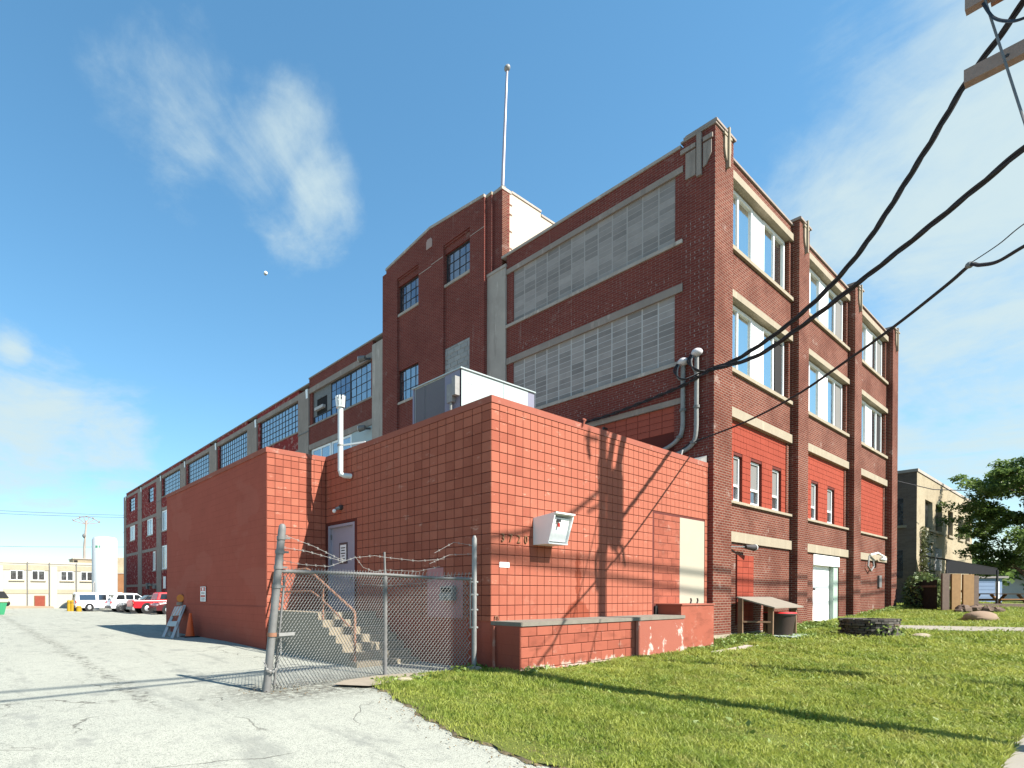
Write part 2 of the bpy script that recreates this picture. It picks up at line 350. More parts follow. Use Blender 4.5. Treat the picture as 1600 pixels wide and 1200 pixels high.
# ------------------------------------------------------------------ ground
def m_lot():
    t = T('pale_worn_asphalt')
    c = t.mix(t.noise(.35, 7, .6), (.315, .32, .268), (.41, .413, .345))
    c = t.mix(t.ramp(t.noise(38, 4, .7), .53, .64, 0, .6), c, (.12, .12, .105)); c = t.mix(t.ramp(t.noise(4, 6, .7), .5, .7, 0, .4), c, (.20, .205, .18))
    c = t.mix(t.ramp(t.noise(130, 2, .5), .55, .61, 0, .7), c, (.08, .08, .072))
    c = t.mix(t.ramp(t.noise(1.1, 8, .72, (1.6, .5, 1), (2, 5, 0)), .52, .66, 0, .6), c, (.19, .195, .17)); c = t.mix(t.ramp(t.noise(.8, 4, .6, (1, 1, 1), (12, 5, 0)), .60, .68, 0, .45), c, (.165, .17, .155))
    vo = t.n('ShaderNodeTexVoronoi'); vo.feature = 'DISTANCE_TO_EDGE'; vo.inputs['Scale'].default_value = .33
    wv = t.n('ShaderNodeVectorMath'); wv.operation = 'ADD'; nz = t.n('ShaderNodeTexNoise'); nz.inputs['Scale'].default_value = 1.2; nz.inputs['Detail'].default_value = 6
    t.l(t.pos, nz.inputs['Vector']); t.l(t.pos, wv.inputs[0]); t.l(nz.outputs['Color'], wv.inputs[1]); t.l(wv.outputs[0], vo.inputs['Vector'])
    cr = t.ramp(vo.outputs['Distance'], .001, .006, 1, 0)
    cr = t.math('MULTIPLY', cr, t.ramp(t.noise(.5, 3), .44, .60))
    sp = t.n('ShaderNodeSeparateXYZ'); t.l(t.pos, sp.inputs[0])
    # an old seam with grit along it, running back beside the building
    wob = t.math('MULTIPLY', t.math('SUBTRACT', t.noise(.8, 5, .6), .5), 1.1)
    dx = t.math('ABSOLUTE', t.math('ADD', t.math('ADD', sp.outputs[0], 6.35), wob))
    seam = t.math('MULTIPLY', t.ramp(dx, .02, .26, 1, 0), t.ramp(t.noise(8, 7, .8), .47, .60))
    seam = t.math('MULTIPLY', seam, t.ramp(sp.outputs[1], -1.0, 1.5))
    # gritty dirt round the gate
    gy = t.math('ABSOLUTE', t.math('SUBTRACT', sp.outputs[1], .5)); gx = t.math('ABSOLUTE', t.math('ADD', sp.outputs[0], 3.6))
    gr = t.math('MULTIPLY', t.math('MULTIPLY', t.ramp(gy, .2, 1.3, 1, 0), t.ramp(gx, .8, 2.6, 1, 0)), t.ramp(t.noise(9, 6, .75), .40, .58))
    f = t.math('MAXIMUM', t.math('MAXIMUM', cr, seam), gr, clamp=True)
    c = t.mix(t.math('MULTIPLY', f, .8), c, (.06, .056, .045))
    nr = t.bump(t.noise(85, 3, .6), .55, .012); nr = t.bump(f, .4, -.015, nr)
    return t.fin(c, .92, 0, .2, nr)
def m_lawn():
    t = T('lawn_soil'); c = t.mix(t.noise(1.5, 6, .6), (.09, .115, .022), (.135, .15, .035)); c = t.mix(t.ramp(t.noise(6, 5, .6), .56, .7, 0, .6), c, (.13, .095, .05))
    return t.fin(c, .95, 0, .1, t.bump(t.noise(50, 4), .8, .03))
ms_ = mat('far_ground', (.13, .13, .09), .95, .3, .05, 0)
struct(grid('ground', [-4000, -300, -40, 40, 300, 4000], [-4000, -300, -40, 60, 300, 4000], lambda x, y: -.75, ms_))
xs = list(np.arange(-60, -12, 3.)) + list(np.arange(-12, 1.3, .35)) + [9.8]
ys = [-13, -11, -9] + list(np.arange(-8, 10, .4)) + list(np.arange(10, 75, 3.))
struct(grid('parking_lot', xs, ys, lambda x, y: gz(x, y), m_lot()))
EDGE = [(-6.40, -3.1), (-5.2, -3.55), (-3.9, -3.79), (-3.41, -3.855), (-2.51, -3.78), (-1.43, -3.42), (-.69, -3.15), (.1, -2.85), (.42, -2.55)]
def xl(y):
    return float(np.interp(y, [e[0] for e in EDGE], [e[1] for e in EDGE])) + .05*math.sin(y*7.3) + .03*math.sin(y*19)
b = MB(); ysl = list(np.arange(-6.37, -.05, .2)) + [-.05]
svals = [0, .012, .025, .04, .055, .07, .085, .1, .115, .13, .15, .18, .21, .25, .29, .33, .38, .44, .5, .56, .62, .7, .85, 1]
rows = [[(xl(y) + s*(80-xl(y)), y) for s in svals] for y in ysl]
for r in rows: b.v += [(x, y, gz(x, y)+.025) for x, y in r]
n = len(svals)
for j in range(len(rows)-1):
    for i in range(n-1): b.f.append((j*n+i, j*n+i+1, (j+1)*n+i+1, (j+1)*n+i))
rows = [[(xl(y) + s*(0.05-xl(y)), y) for s in (0, .25, .5, .75, 1)] for y in (-.05, .1, .25, .42)]
o = len(b.v)
for r in rows: b.v += [(x, y, gz(x, y)+.024) for x, y in r]
for j in range(3):
    for i in range(4): b.f.append((o+j*5+i, o+j*5+i+1, o+(j+1)*5+i+1, o+(j+1)*5+i))
o = len(b.v); xs2 = [32.1, 34, 37, 42, 50, 62, 80]; ys2 = [-.05, 1, 4, 10, 25, 45]
b.v += [(x, y, gz(x, y)+.024) for y in ys2 for x in xs2]
for j in range(5):
    for i in range(6): b.f.append((o+j*7+i, o+j*7+i+1, o+(j+1)*7+i+1, o+(j+1)*7+i))
struct(b.build('lawn', m_lawn()))
m_soil = mat('trodden_soil', (.135, .105, .06), .95, .35, 6, .8, 40)
b = MB(); ny_ = 120
for k in range(ny_+1):
    y = -6.4+6.85*k/ny_; x = xl(y); w = .035+.03*math.sin(y*2.1+1)*math.sin(y*4.7)+.015*math.sin(y*13)
    b.v += [(x-w, y, gz(x-w, y)+.004), (x+.02, y, gz(x+.02, y)+.027)]
    if k: b.f.append((2*k-2, 2*k-1, 2*k+1, 2*k))
struct(b.build('verge', m_soil))
m_walk = mat('walk_concrete', (.27, .245, .20), .9, .12, 2, .25, 60, speck=.15)
b = MB()
for i in range(28):
    x0 = -1.6+i*1.5; x1 = x0+1.485
    z0, z1 = gz(x0, -6.4)+.03, gz(x1, -6.4)+.03
    b.add([(x0,-6.375,z0),(x1,-6.375,z1),(x1,-8.0,z1),(x0,-8.0,z0),(x0,-6.375,z0-.15),(x1,-6.375,z1-.15),(x1,-8.0,z1-.15),(x0,-8.0,z0-.15)],[(0,1,2,3),(0,1,5,4),(2,3,7,6),(1,2,6,5),(0,3,7,4)])
struct(b.build('sidewalk', m_walk))
b = MB()
pa = [(17.3, -2.3), (18.3, -4.0), (19.0, -5.4), (19.6, -6.38)]
pb = [(19.3, -2.0), (20.3, -4.0), (21.0, -5.4), (21.6, -6.38)]
for i in range(3):
    q = [pa[i], pb[i], pb[i+1], pa[i+1]]; b.add([(x, y, gz(x, y)+.06) for x, y in q] + [(x, y, gz(x, y)-.1) for x, y in q], [(0,1,2,3),(0,1,5,4),(1,2,6,5),(2,3,7,6),(3,0,4,7)])
q = [(17.3, -2.3), (19.3, -2.0), (19.3, -.3), (17.3, -.3)]
struct(b.build('walkway', m_walk))
# gravelly strip left where the lawn gives out at the fence
b = MB(); pts = [(-3.5, .35), (-3.1, -.1), (-2.4, .02), (-1.7, .15), (-1.3, .35), (-1.5, .6), (-2.2, .72), (-3.1, .62)]
b.v = [(x, y, gz(x, y)+.045) for x, y in pts] + [(-2.4, .35, gz(-2.4, .35)+.06)]; b.f = [(i, (i+1) % 8, 8) for i in range(8)]
o = b.build('gravel', mat('sandy_gravel', (.28, .235, .18), .95, .25, 8, .6, 60, speck=.4)); o['kind'] = 'stuff'
b = MB(); b.v = [(x, y, gz(x, y)+.035) for x, y in [(6.9, -1.0), (8.6, -.95), (9.9, -.8), (9.7, -1.15), (8.2, -1.35), (7.0, -1.45)]]; b.f = [(0, 1, 2, 3, 4, 5)]
tag(b.build('concrete_slab', m_conc), 'thin weathered concrete slab sunk in the grass beside the red loading dock', 'slab')
# ------------------------------------------------------------------ tile annex (the orange-red block in front)
S, TT, Z0 = .24610, .2032, 5.1971
CAPB, CAPT = 5.333, 5.468
AX = 9.69; YB = 5.906; XL = -1.879
annex = thing('tile_annex', 'low flat-roofed annex faced in glossy square red tiles, numbered 3720', 'building', (0, 0, 0))
D_ = .014
# carcass behind the tiles, with door opening left free in its shaded wall
box('wall', m_joint, annex, D_, AX, D_, .30, 1.03, CAPB)               # lit wall
b = MB(); b.box(D_, .30, .30, 4.55, 1.03, CAPB); b.box(D_, .30, 4.55, 5.83, 3.50, CAPB); b.box(D_, .30, 5.83, YB+.2, 1.03, CAPB)
b.build('wall', m_joint, annex)
b = MB(); b.box(.012, AX, .012, .3, -.4, 1.03); b.box(.012, .3, .3, 4.55, -.4, 1.03); b.box(.012, .3, 5.83, YB+.2, -.4, 1.03); b.box(.012, .3, 4.55, 5.83, -.4, 1.08)
b.build('foundation', m_redwall, annex)
box('roof', m_conc2, annex, .30, 9.69, .30, 14.0, 4.95, 5.12)
box('inner_wall', m_redwall, annex, .30, AX, 13.8, 14.0, 0, CAPB)
b = MB(); b.box(-.012, AX, -.012, .32, CAPB, CAPT); b.box(-.012, .32, .32, 13.99, CAPB, CAPT)
b.build('parapet_cap', m_cap, annex)
W_, H_ = S-.013, TT-.013
tl = tile_mesh('tile', m_tile, 1, W_, H_, D_); ts = tile_mesh('tile_side', m_tile, 0, W_, H_, D_)
places = []
for i in range(-1, 21):
    zc, hh = Z0-(i+.5)*TT, TT
    if i == -1: zc, hh = (Z0+CAPB)/2, CAPB-Z0
    if i == 20: zc, hh = (Z0-20*TT+1.02)/2, Z0-20*TT-1.02
    sz = (hh-.013)/H_
    for k in range(40):
        x0, x1 = k*S, min((k+1)*S, AX-.005)
        if i >= 7 and x1 > 6.46 and x0 < 9.47:
            if x0 < 9.47 < x1-.05: x0 = 9.50
            else: continue
        places.append((1, ((x0+x1)/2, D_, zc), ((x1-x0-.013)/W_, 1, sz)))
    for k in range(24):
        y0, y1 = k*S, (k+1)*S
        if i >= 8 and y1 > 4.6 and y0 < 5.8: continue
        places.append((0, (D_, (y0+y1)/2, zc), (1, 1, sz)))
def showsize(p):
    d = Vector(p[1])-CAM; nrm = abs(d.normalized()[p[0]]); return nrm/d.length_squared*p[2][2]
# grow the tiles kept as objects in whole neighbouring courses: nearest first
places.sort(key=showsize, reverse=True)
mj = MB()
for n_, (ax, loc, s) in enumerate(places):
    me = tl if ax == 1 else ts
    j = (random.uniform(-.001, .001))
    if n_ < 300:
        piece('tile', me, annex, Vector(loc)+Vector((0, j, 0) if ax else (j, 0, 0)), (s[0], 1, s[2]) if ax else (1, s[0], s[2]))
    else:
        mj.add([(v.co.x*(s[0] if ax else 1)+loc[0]+(0 if ax else j), v.co.y*(1 if ax else s[0])+loc[1]+(j if ax else 0), v.co.z*s[2]+loc[2]) for v in me.vertices], [list(p.vertices) for p in me.polygons])
mj.build('tiles', m_tile, annex, kind='stuff')
# bricked-up opening at the far right: painted blocks, then a smooth cream panel
box('infill_backing', m_ijoint, annex, 6.47, 8.0, D_*1.5, .03, 1.03, 3.72)
blk = {}
r = 0; z = 1.31
while z < 3.70:
    h = min(.205, 3.715-z); off = .0 if r % 2 else .245; x = 6.49-off
    while x < 7.94:
        x0, x1 = max(x, 6.49), min(x+.49, 7.945)
        if x1-x0 > .06:
            key = (round(x1-x0, 2), round(h, 2))
            if key not in blk: blk[key] = tile_mesh('block', m_dock, 1, x1-x0-.012, h-.012, .02, .01)
            piece('block', blk[key], annex, ((x0+x1)/2, .024+random.uniform(0, .004), z+h/2))
        x += .49
    z += .205; r += 1
box('cream_panel', m_creamp, annex, 7.945, 9.485, .008, .05, 1.31, 3.715)['label'] = 'smooth cream panel filling an old doorway'
# house number and little plate
def text(s, size, parent, name, m, loc, rotz=0, ext=.006, bold=False, align='LEFT'):
    cu = bpy.data.curves.new(name, 'FONT'); cu.body = s; cu.size = size; cu.extrude = ext; cu.align_x = align; cu.resolution_u = 3
    if bold: cu.offset = size*.02
    ob = bpy.data.objects.new('tmp', cu); COL.objects.link(ob); dg = bpy.context.evaluated_depsgraph_get()
    me = bpy.data.meshes.new_from_object(ob.evaluated_get(dg)); bpy.data.objects.remove(ob)
    me.materials.clear(); me.materials.append(m)
    me.transform(Matrix.Rotation(rotz, 4, 'Z') @ Matrix.Rotation(rad(90), 4, 'X'))
    return piece(name, me, parent, loc)
m_num = mat('tarnished_brass', (.20, .11, .06), .5, .3, 20, .1, metal=.3)
for ch, x in zip('3720', (.275, .515, .775, 1.01)): text(ch, .235, annex, 'digit', m_num, (x, -.012, 2.615), 0, .012)
pl = box('number_plate', m_white, annex, .245, .545, -.012, -.001, 2.10, 2.205)
text('17', .10, pl, 'lettering', flat('grey_print', (.25, .22, .2)), (.30, -.0135, 2.118), 0, .0008)
# door in the shaded wall
dr = box('door', m_door, annex, .10, .14, 4.64, 5.76, 1.10, 3.42)
b = MB(); b.box(.02, .16, 4.555, 4.64, 1.09, 3.49); b.box(.02, .16, 5.76, 5.825, 1.09, 3.49); b.box(.02, .16, 4.64, 5.76, 3.42, 3.49); b.build('frame', m_door, dr)
MB().ball((.06, 4.76, 1.98), .045, 10, 7).build('knob', m_galv, dr, True)
nb = MB(); nb.box(.085, .0985, 4.98, 5.36, 2.40, 2.98); nb.build('notice_frame', flat('notice_frame', (.10, .07, .07)), dr)
box('notice', m_white, dr, .079, .0848, 5.03, 5.31, 2.46, 2.92)
for i, (w, zz) in enumerate(((.20, 2.82), (.16, 2.75), (.21, 2.67), (.14, 2.60), (.18, 2.52))):
    MB().box(.0775, .0788, 5.17-w/2, 5.17+w/2, zz, zz+.028).build('printed_line', flat('black_print', (.05, .05, .055)), dr)
for zz in (1.4, 2.4, 3.1): box('hinge', m_galvd, dr, .06, .10, 5.745, 5.79, zz, zz+.14)
# faded pink patch and the meter on it
box('paint_patch', m_pink, annex, -.004, -.0005, .73, 1.78, 1.06, 1.93)['label'] = 'faded pink rectangle painted round the meter box'
box('paint_patch', m_pink, annex, -.004, -.0005, 1.29, 1.78, 1.934, 2.14)
mt_ = thing('meter_box', 'small grey meter box with dark window on a pink patch of the red wall', 'meter box', (0, 1.08, 1.43))
box('housing', m_galv, mt_, -.16, -.006, .91, 1.26, 1.43, 1.57); box('housing', m_galv, mt_, -.13, -.006, .91, 1.26, 1.575, 1.73)
box('window', m_dark, mt_, -.137, -.131, .95, 1.22, 1.60, 1.70); MB().ball((-.16, 1.08, 1.50), .04, 8, 5).build('dial', m_galvd, mt_, True)
# lamp beside the door
lp = thing('wall_lamp', 'bare bulb wall lamp above the grey door', 'lamp', (0, 5.2, 3.9))
MB().tube([(-.001, 5.13, 3.93), (-.06, 5.13, 3.93)], .075, 10).build('base', m_steel, lp, True); MB().tube([(-.06, 5.15, 3.92), (-.15, 5.19, 3.88)], .045, 8).build('socket', m_galv, lp, True)
MB().ball((-.19, 5.21, 3.83), .055).build('bulb', m_white, lp, True)
# hooded white box on the sunny wall
hb = thing('floodlight_box', 'hooded white metal box fixed to the sunny tiled wall above the house number', 'wall light', (1.6, 0, 2.7))
p = [(-.001, 3.14), (-.50, 3.20), (-.50, 3.15), (-.36, 2.63), (-.001, 2.63)]
for xa in (1.33, 1.97): MB().prism(p, 0, xa, xa+.03).build('side_plate', m_white, hb)
b = MB(); b.add([(1.33,-.002,3.14),(2.0,-.002,3.14),(2.0,-.54,3.205),(1.33,-.54,3.205),(1.33,-.002,3.17),(2.0,-.002,3.17),(2.0,-.54,3.235),(1.33,-.54,3.235)],[(0,1,2,3),(4,5,6,7),(0,1,5,4),(1,2,6,5),(2,3,7,6),(3,0,4,7)]); b.build('hood', m_white, hb)
b = MB(); b.add([(1.36,-.44,3.14),(1.97,-.44,3.14),(1.97,-.335,2.66),(1.36,-.335,2.66),(1.36,-.05,3.14),(1.97,-.05,3.14),(1.97,-.05,2.66),(1.36,-.05,2.66)],[(0,1,2,3),(4,5,6,7),(0,1,5,4),(1,2,6,5),(2,3,7,6),(3,0,4,7)]); b.build('front', m_white, hb)
box('bottom_tray', m_white, hb, 1.33, 2.0, -.37, -.002, 2.60, 2.63)
box('socket', m_black, hb, 1.50, 1.62, -.46, -.445, 3.05, 3.11); box('red_tag', flat('red_tag', (.6, .03, .02)), hb, 1.55, 1.60, -.452, -.43, 2.95, 3.03)
# stovepipe vent on the shaded wall
vp = thing('vent_pipe', 'tall white flue pipe with crown cap clamped to the shaded tiled wall', 'vent pipe', (-.25, 4.82, 4.7))
m_flue = mat('white_flue_metal', (.55, .58, .57), .4, .06, 3, .05)
MB().tube([(-.25, 4.83, 4.83), (-.25, 4.83, 6.55)], .074, 16).build('pipe', m_flue, vp, True)
MB().tube([(-.25, 4.83, 4.85), (-.24, 4.81, 4.75), (-.17, 4.75, 4.71), (-.001, 4.66, 4.70)], .068, 12).build('elbow', m_flue, vp, True)
MB().tube([(-.012, 4.68, 4.70), (-.03, 4.68, 4.70)], .10, 14).build('collar', m_redwall, vp, True)
for k in range(8):
    a = k*math.pi/4; x, y = -.25+.10*math.cos(a), 4.83+.10*math.sin(a)
    MB().bar((x, y, 6.52), (x+.02*math.cos(a), y+.02*math.sin(a), 6.82), .055, .02).build('cap_fin', m_flue, vp)
MB().tube([(-.25, 4.83, 6.52), (-.25, 4.83, 6.55)], .115, 16).build('cap_plate', m_flue, vp, True); MB().tube([(-.25, 4.83, 6.77), (-.25, 4.83, 6.80)], .08, 16).build('cap_plate', m_galvd, vp, True)
MB().tube([(-.25, 4.83, 5.50), (-.25, 4.83, 5.54)], .084, 16).build('clamp', m_galv, vp, True); MB().bar((-.2, 4.8, 5.52), (.1, 4.2, 5.52), .045).build('bracket', m_flue, vp)
# rooftop air handler
hv = thing('rooftop_unit', 'large pale grey rooftop air conditioner behind the annex parapet', 'air conditioner', (2.5, 2.6, 5.12))
x0, x1, y0, y1, z0, z1 = 1.143, 3.95, 1.864, 3.53, 5.12, 6.92
box('housing', m_hvac, hv, x0+.02, x1, y0+.02, y1, z0+.1, z1-.03); box('base_rail', m_galvd, hv, x0, x1, y0, y1, z0, z0+.1)
box('end_panel', m_hvacd, hv, x0, x0+.02, y0+.0, y0+.52, z0+.1, z1-.03)
box('coil_panel', m_coil, hv, x0+.006, x0+.02, y0+.53, y0+1.20, z0+.1, z1-.06); box('coil_panel', m_coil, hv, x0+.006, x0+.02, y0+1.22, y1-.1, z0+.1, z1-.06)
box('corner_post', m_hvacd, hv, x0-.005, x0+.03, y1-.06, y1, z0, z1-.03)
box('side_panel', m_hvac, hv, x0, x0+1.55, y0, y0+.02, z0+.1, z1-.035); box('side_panel', m_hvac, hv, x0+1.565, x1-.28, y0, y0+.02, z0+.1, z1-.05); box('side_panel', m_hvacd, hv, x1-.27, x1, y0+.005, y0+.02, z0+.1, z1-.05)
box('top_cover', m_hvac, hv, x0-.03, x1+.02, y0-.03, y1+.02, z1-.03, z1)
box('label_plate', m_white, hv, x0+.12, x0+.42, y0-.008, y0-.001, z1-.32, z1-.12); box('vent_slot', m_galvd, hv, x0+1.35, x0+1.45, y0-.006, y0-.001, z1-.78, z1-.62)
box('disconnect_box', m_galv, hv, x0-.12, x0-.001, y0+.16, y0+.34, z1-.78, z1-.35); box('disconnect_box', m_galv, hv, x0-.16, x0-.001, y0+.03, y0+.14, z1-.66, z1-.22)
MB().tube([(x0-.07, y0+.25, z1-.78), (x0-.07, y0+.25, 5.15)], .035, 8).build('conduit', m_galv, hv, True)
fl = MB(); fl.add([(9.05, .02, 5.47), (9.66, .02, 5.47), (9.66, .35, 5.47), (9.05, .35, 5.47), (9.45, .02, 5.60), (9.67, .02, 5.70), (9.67, .35, 5.70), (9.3, .35, 5.55)], [(0,1,5,4),(4,5,6,7),(1,2,6,5),(2,3,7,6),(3,0,4,7)])
tag(fl.build('flashing', m_galv), 'bent grey sheet metal flashing where annex roof meets the brick corner', 'flashing')
MB().tube([(3.1, -.03, 5.40), (3.12, -.06, 5.52), (3.25, .05, 5.60), (3.42, .1, 5.62)], .025, 6).build('pipe_stub', m_cap, annex, True)
MB().tube([(8.02, .02, 5.44), (8.2, .06, 5.64)], .02, 6).build('pipe_stub', m_galv, annex, True)

# ------------------------------------------------------------------ side annex
sa = thing('side_annex', 'plain dark red windowless annex with smooth painted long wall', 'building', (XL, YB, 0))
b = MB(); b.box(XL, -.001, YB+.3, 14.45, -.3, 5.333); b.build('wall', m_redwall, sa)
box('wall', m_joint, sa, XL+D_, -.001, YB+D_, YB+.3, -.3, CAPB)
box('wall_edge', m_redwall, sa, XL, XL+D_, YB+D_, YB+.3, -.3, CAPB)
box('plinth', m_redwall, sa, XL-.025, XL-.001, YB+.006, 14.47, -.3, 1.22)
b = MB(); b.box(XL-.03, .0, YB-.012, YB+.32, CAPB, CAPT-.004); b.box(XL-.03, -.01, YB+.32, 14.48, CAPB, CAPT-.004); b.build('parapet_cap', m_cap, sa)
for i in range(-1, 26):
    zc, hh = Z0-(i+.5)*TT, TT
    if i == -1: zc, hh = (Z0+CAPB)/2, CAPB-Z0
    for k in range(8):
        x0, x1 = XL+k*S, min(XL+(k+1)*S, -.004)
        piece('tile', tl, sa, ((x0+x1)/2, YB+D_+random.uniform(-.001, .001), zc), ((x1-x0-.013)/W_, 1, (hh-.013)/H_))
sg = thing('wall_sign', 'narrow red and white notice sign on the long dark red wall', 'sign', (XL, 10.44, 1.33))
box('plate', flat('sign_white', (.78, .76, .74), .4), sg, XL-.042, XL-.028, 10.22, 10.68, 1.32, 1.81)
m_sr = flat('sign_red', (.42, .03, .03), .4)
for y0, y1, z0, z1 in ((10.25, 10.65, 1.66, 1.79), (10.25, 10.65, 1.46, 1.53)): box('red_field', m_sr, sg, XL-.0435, XL-.0421, y0, y1, z0, z1)
box('pictogram', flat('sign_white', (.78, .76, .74)), sg, XL-.045, XL-.0436, 10.40, 10.50, 1.68, 1.77)
for z0 in (1.60, 1.565, 1.42, 1.385, 1.35): box('printed_line', flat('black_print', (.05, .05, .055)), sg, XL-.0435, XL-.0421, 10.29, 10.61, z0, z0+.018)

# ------------------------------------------------------------------ red loading dock
dk = thing('loading_dock', 'low red block loading dock with worn concrete top and peeling paint', 'loading dock', (3.4, -.35, 0))
box('core', m_djoint, dk, .02, 6.62, -.655, .0, -.3, .955)
box('end_wall', m_redwall, dk, .002, .018, -.675, .008, -.3, .955)
b = MB(); b.box(-.004, 6.63, -.70, .0, .957, 1.035); b.build('top_slab', mat('worn_dock_concrete', (.185, .165, .135), .95, .35, 3, .4, 40, speck=.4), dk)
z = -.06; r = 0; cache = {}
while z < .94:
    h = min(.205, .952-z); x = .022 - (.25 if r % 2 else 0)
    while x < 4.17:
        x0, x1 = max(x, .022), min(x+.50, 4.17)
        if x1-x0 > .05:
            key = (round(x1-x0, 2), round(h, 2))
            if key not in cache: cache[key] = tile_mesh('block', m_dock, 1, x1-x0-.012, h-.012, .022, .009)
            piece('block', cache[key], dk, ((x0+x1)/2, -.654+random.uniform(-.003, .003), z+h/2))
        x += .50
    z += .205; r += 1
def m_patch():
    t = T('peeling_dock_render'); c = t.mix(t.noise(1.2, 6, .65), (.25, .07, .045), (.31, .10, .065))
    f = t.ramp(t.noise(2.3, 7, .72, (1.1, 1, .8), (3, 0, 2)), .56, .60); c = t.mix(f, c, (.46, .38, .33))
    return t.fin(c, .75, 0, .3, t.bump(t.noise(30, 5, .6), .4, .012))
box('rendered_wall', m_patch(), dk, 4.22, 6.625, -.678, -.65, -.3, .955)
b = MB(); b.box(6.632, 8.57, -.60, .0, -.2, 1.28); b.build('raised_block', m_dock, dk)
box('raised_top', m_cap, dk, 6.625, 8.60, -.625, .0, 1.282, 1.318)
box('vent_hole', m_dark, dk, 6.50, 6.80, -.03, -.005, 1.04, 1.27)
for x in (7.75, 8.15): MB().tube([(x, -.35, 1.31), (x+.05, -.35, 1.40), (x+.02, -.35, 1.46)], .02, 6).build('bolt', m_steel, dk)
MB().tube([(.10, -.03, 1.05), (.10, -.02, 1.12), (.16, -.02, 1.13), (.2, -.03, 1.05)], .015, 6).build('hook', m_rust, dk)
MB().tube([(-.03, -.1, .94), (-.03, -.1, .6), (-.06, -.12, .35), (-.05, -.12, .0)], .03, 8).build('drain_pipe', m_cap, dk, True)

# ------------------------------------------------------------------ concrete stairs to the grey door
st = thing('concrete_stairs', 'worn concrete steps with a landing leading up to the grey door', 'stairs', (-.75, 4, 0))
XS = -1.76
ys = [3.62, 3.36, 3.09, 2.83, 2.57, 2.31]; zt = [1.13, .965, .805, .64, .475, .30]
b = MB(); b.box(XS, -.005, ys[0], 5.90, -.2, zt[0]); b.build('landing', m_step, st)
for i in range(1, 6): box('step', m_step, st, XS, -.005, ys[i], ys[i-1]-.002, -.2, zt[i])
box('footing', m_step, st, XS-.02, -.005, 2.02, 2.305, -.2, .13)
hr = thing('handrail', 'rusty pipe handrail with midrail along the outer side of the steps', 'handrail', (XS+.06, 4, 1.1))
x = XS+.06
MB().tube([(x, 5.88, 2.14), (x, 4.16, 2.17), (x, 4.04, 2.13), (x, 2.26, 1.22), (x, 2.20, 1.16), (x, 2.20, .12)], .03, 8).build('top_rail', m_rust, hr, True)
MB().tube([(x, 5.88, 1.62), (x, 3.98, 1.63), (x, 3.86, 1.60), (x, 3.45, 1.42)], .024, 8).build('midrail', m_rust, hr, True)
MB().tube([(x, 3.45, 1.42), (x, 2.20, .76)], .024, 8).build('midrail', m_rust, hr, True)
MB().tube([(x, 3.45, .95), (x, 3.45, 1.80)], .03, 8).build('post', m_rust, hr, True); MB().tube([(x, 5.86, 1.12), (x, 5.86, 2.14)], .03, 8).build('post', m_rust, hr, True)
# ------------------------------------------------------------------ brick factory
XM, YF = 9.697, -.146
fb = thing('factory_building', 'tall old red brick factory with concrete lintels and boarded side windows', 'building', (XM, YF, 0))
# cores (dark interior, never flush with the skin)
box('core', m_dark, fb, 10.2, 31.9, .62, 14.8, -.2, 15.0)
box('core', m_brickP, fb, 10.15, 31.5, 15.1, 70.3, -.2, 14.9)
P = [(9.70, 10.99), (16.93, 18.04), (24.19, 25.31), (31.04, 32.17)]
ROOF = [15.36, 15.28, 15.22]
for i, (x0, x1) in enumerate(P):
    top = 15.46-.04*i
    gb = gz(x0, -.2)
    sx = x0 if i else XM+.003
    box('pilaster', m_brickL, fb, sx, x1, YF, .60, .36 if i < 2 else gb+.1, top)
    box('base_stone', m_lime, fb, sx-.015 if i else sx, x1+.015, YF-.02, .58, gb-.4, (.36 if i < 2 else gb+.1)-.003)
    cp = MB(); cp.box(x0-.05, x1+.05, YF-.06, .70, top+.003, top+.07); cp.box(x0-.02, x1+.02, YF-.03, .66, top+.073, top+.115); cp.build('pilaster_cap', m_conc2, fb)
    # stone drop ornament under the cap
    xc = (x0+x1)/2 + (.05 if i else .12); em = MB().box(xc-.04, xc+.04, YF-.10, YF-.002, top-1.05, top+.14).build('ornament', m_lime, fb)
    for s in (-1, 1):
        MB().prism([(xc+s*.06, top-.16), (xc+s*.22, top-.16), (xc+s*.22, top-.50), (xc+s*.16, top-.70), (xc+s*.06, top-.85)], 1, YF-.05, YF-.002).build('shield', m_lime, em)
        MB().box(xc+s*.06, xc+s*.27, YF-.06, YF-.002, top-.13, top-.05).build('shoulder', m_lime, em)
BW = .09
def bay_window(x0, x1, z0, z1, t):
    """two sliding sashes either side of a white panel"""
    y = .235; w = x1-x0; xa = x0+.10; xb = x1-.10
    pa, pb = x0+.438*w, x0+.612*w
    fr = MB()
    for a, c in ((xa, pa), (pb, xb)):
        fr.box(a, a+.09, y-.02, y+.06, z0, z1); fr.box(c-.09, c, y-.02, y+.06, z0, z1); fr.box(a+.09, c-.09, y-.02, y+.06, z1-.10, z1); fr.box(a+.09, c-.09, y-.02, y+.06, z0, z0+.10)
        m = (a+c)/2; fr.box(m-.05, m+.05, y-.01, y+.05, z0+.10, z1-.10)
    wn = fr.build('window', m_whitef, fb)
    box('panel', m_white, wn, pa+.004, pb-.004, y-.005, y+.05, z0, z1)
    for a, c in ((xa, pa), (pb, xb)):
        m = (a+c)/2
        box('pane', m_glassL, wn, a+.09, m-.05, y+.02, y+.03, z0+.10, z1-.10); box('pane', m_glassL, wn, m+.05, c-.09, y+.028, y+.038, z0+.10, z1-.10)
        if t and c == xb: box('blind', m_dark if t == 1 else m_blind, wn, m+.22, c-.12, y+.012, y+.018, z0+.12, z1-.14)
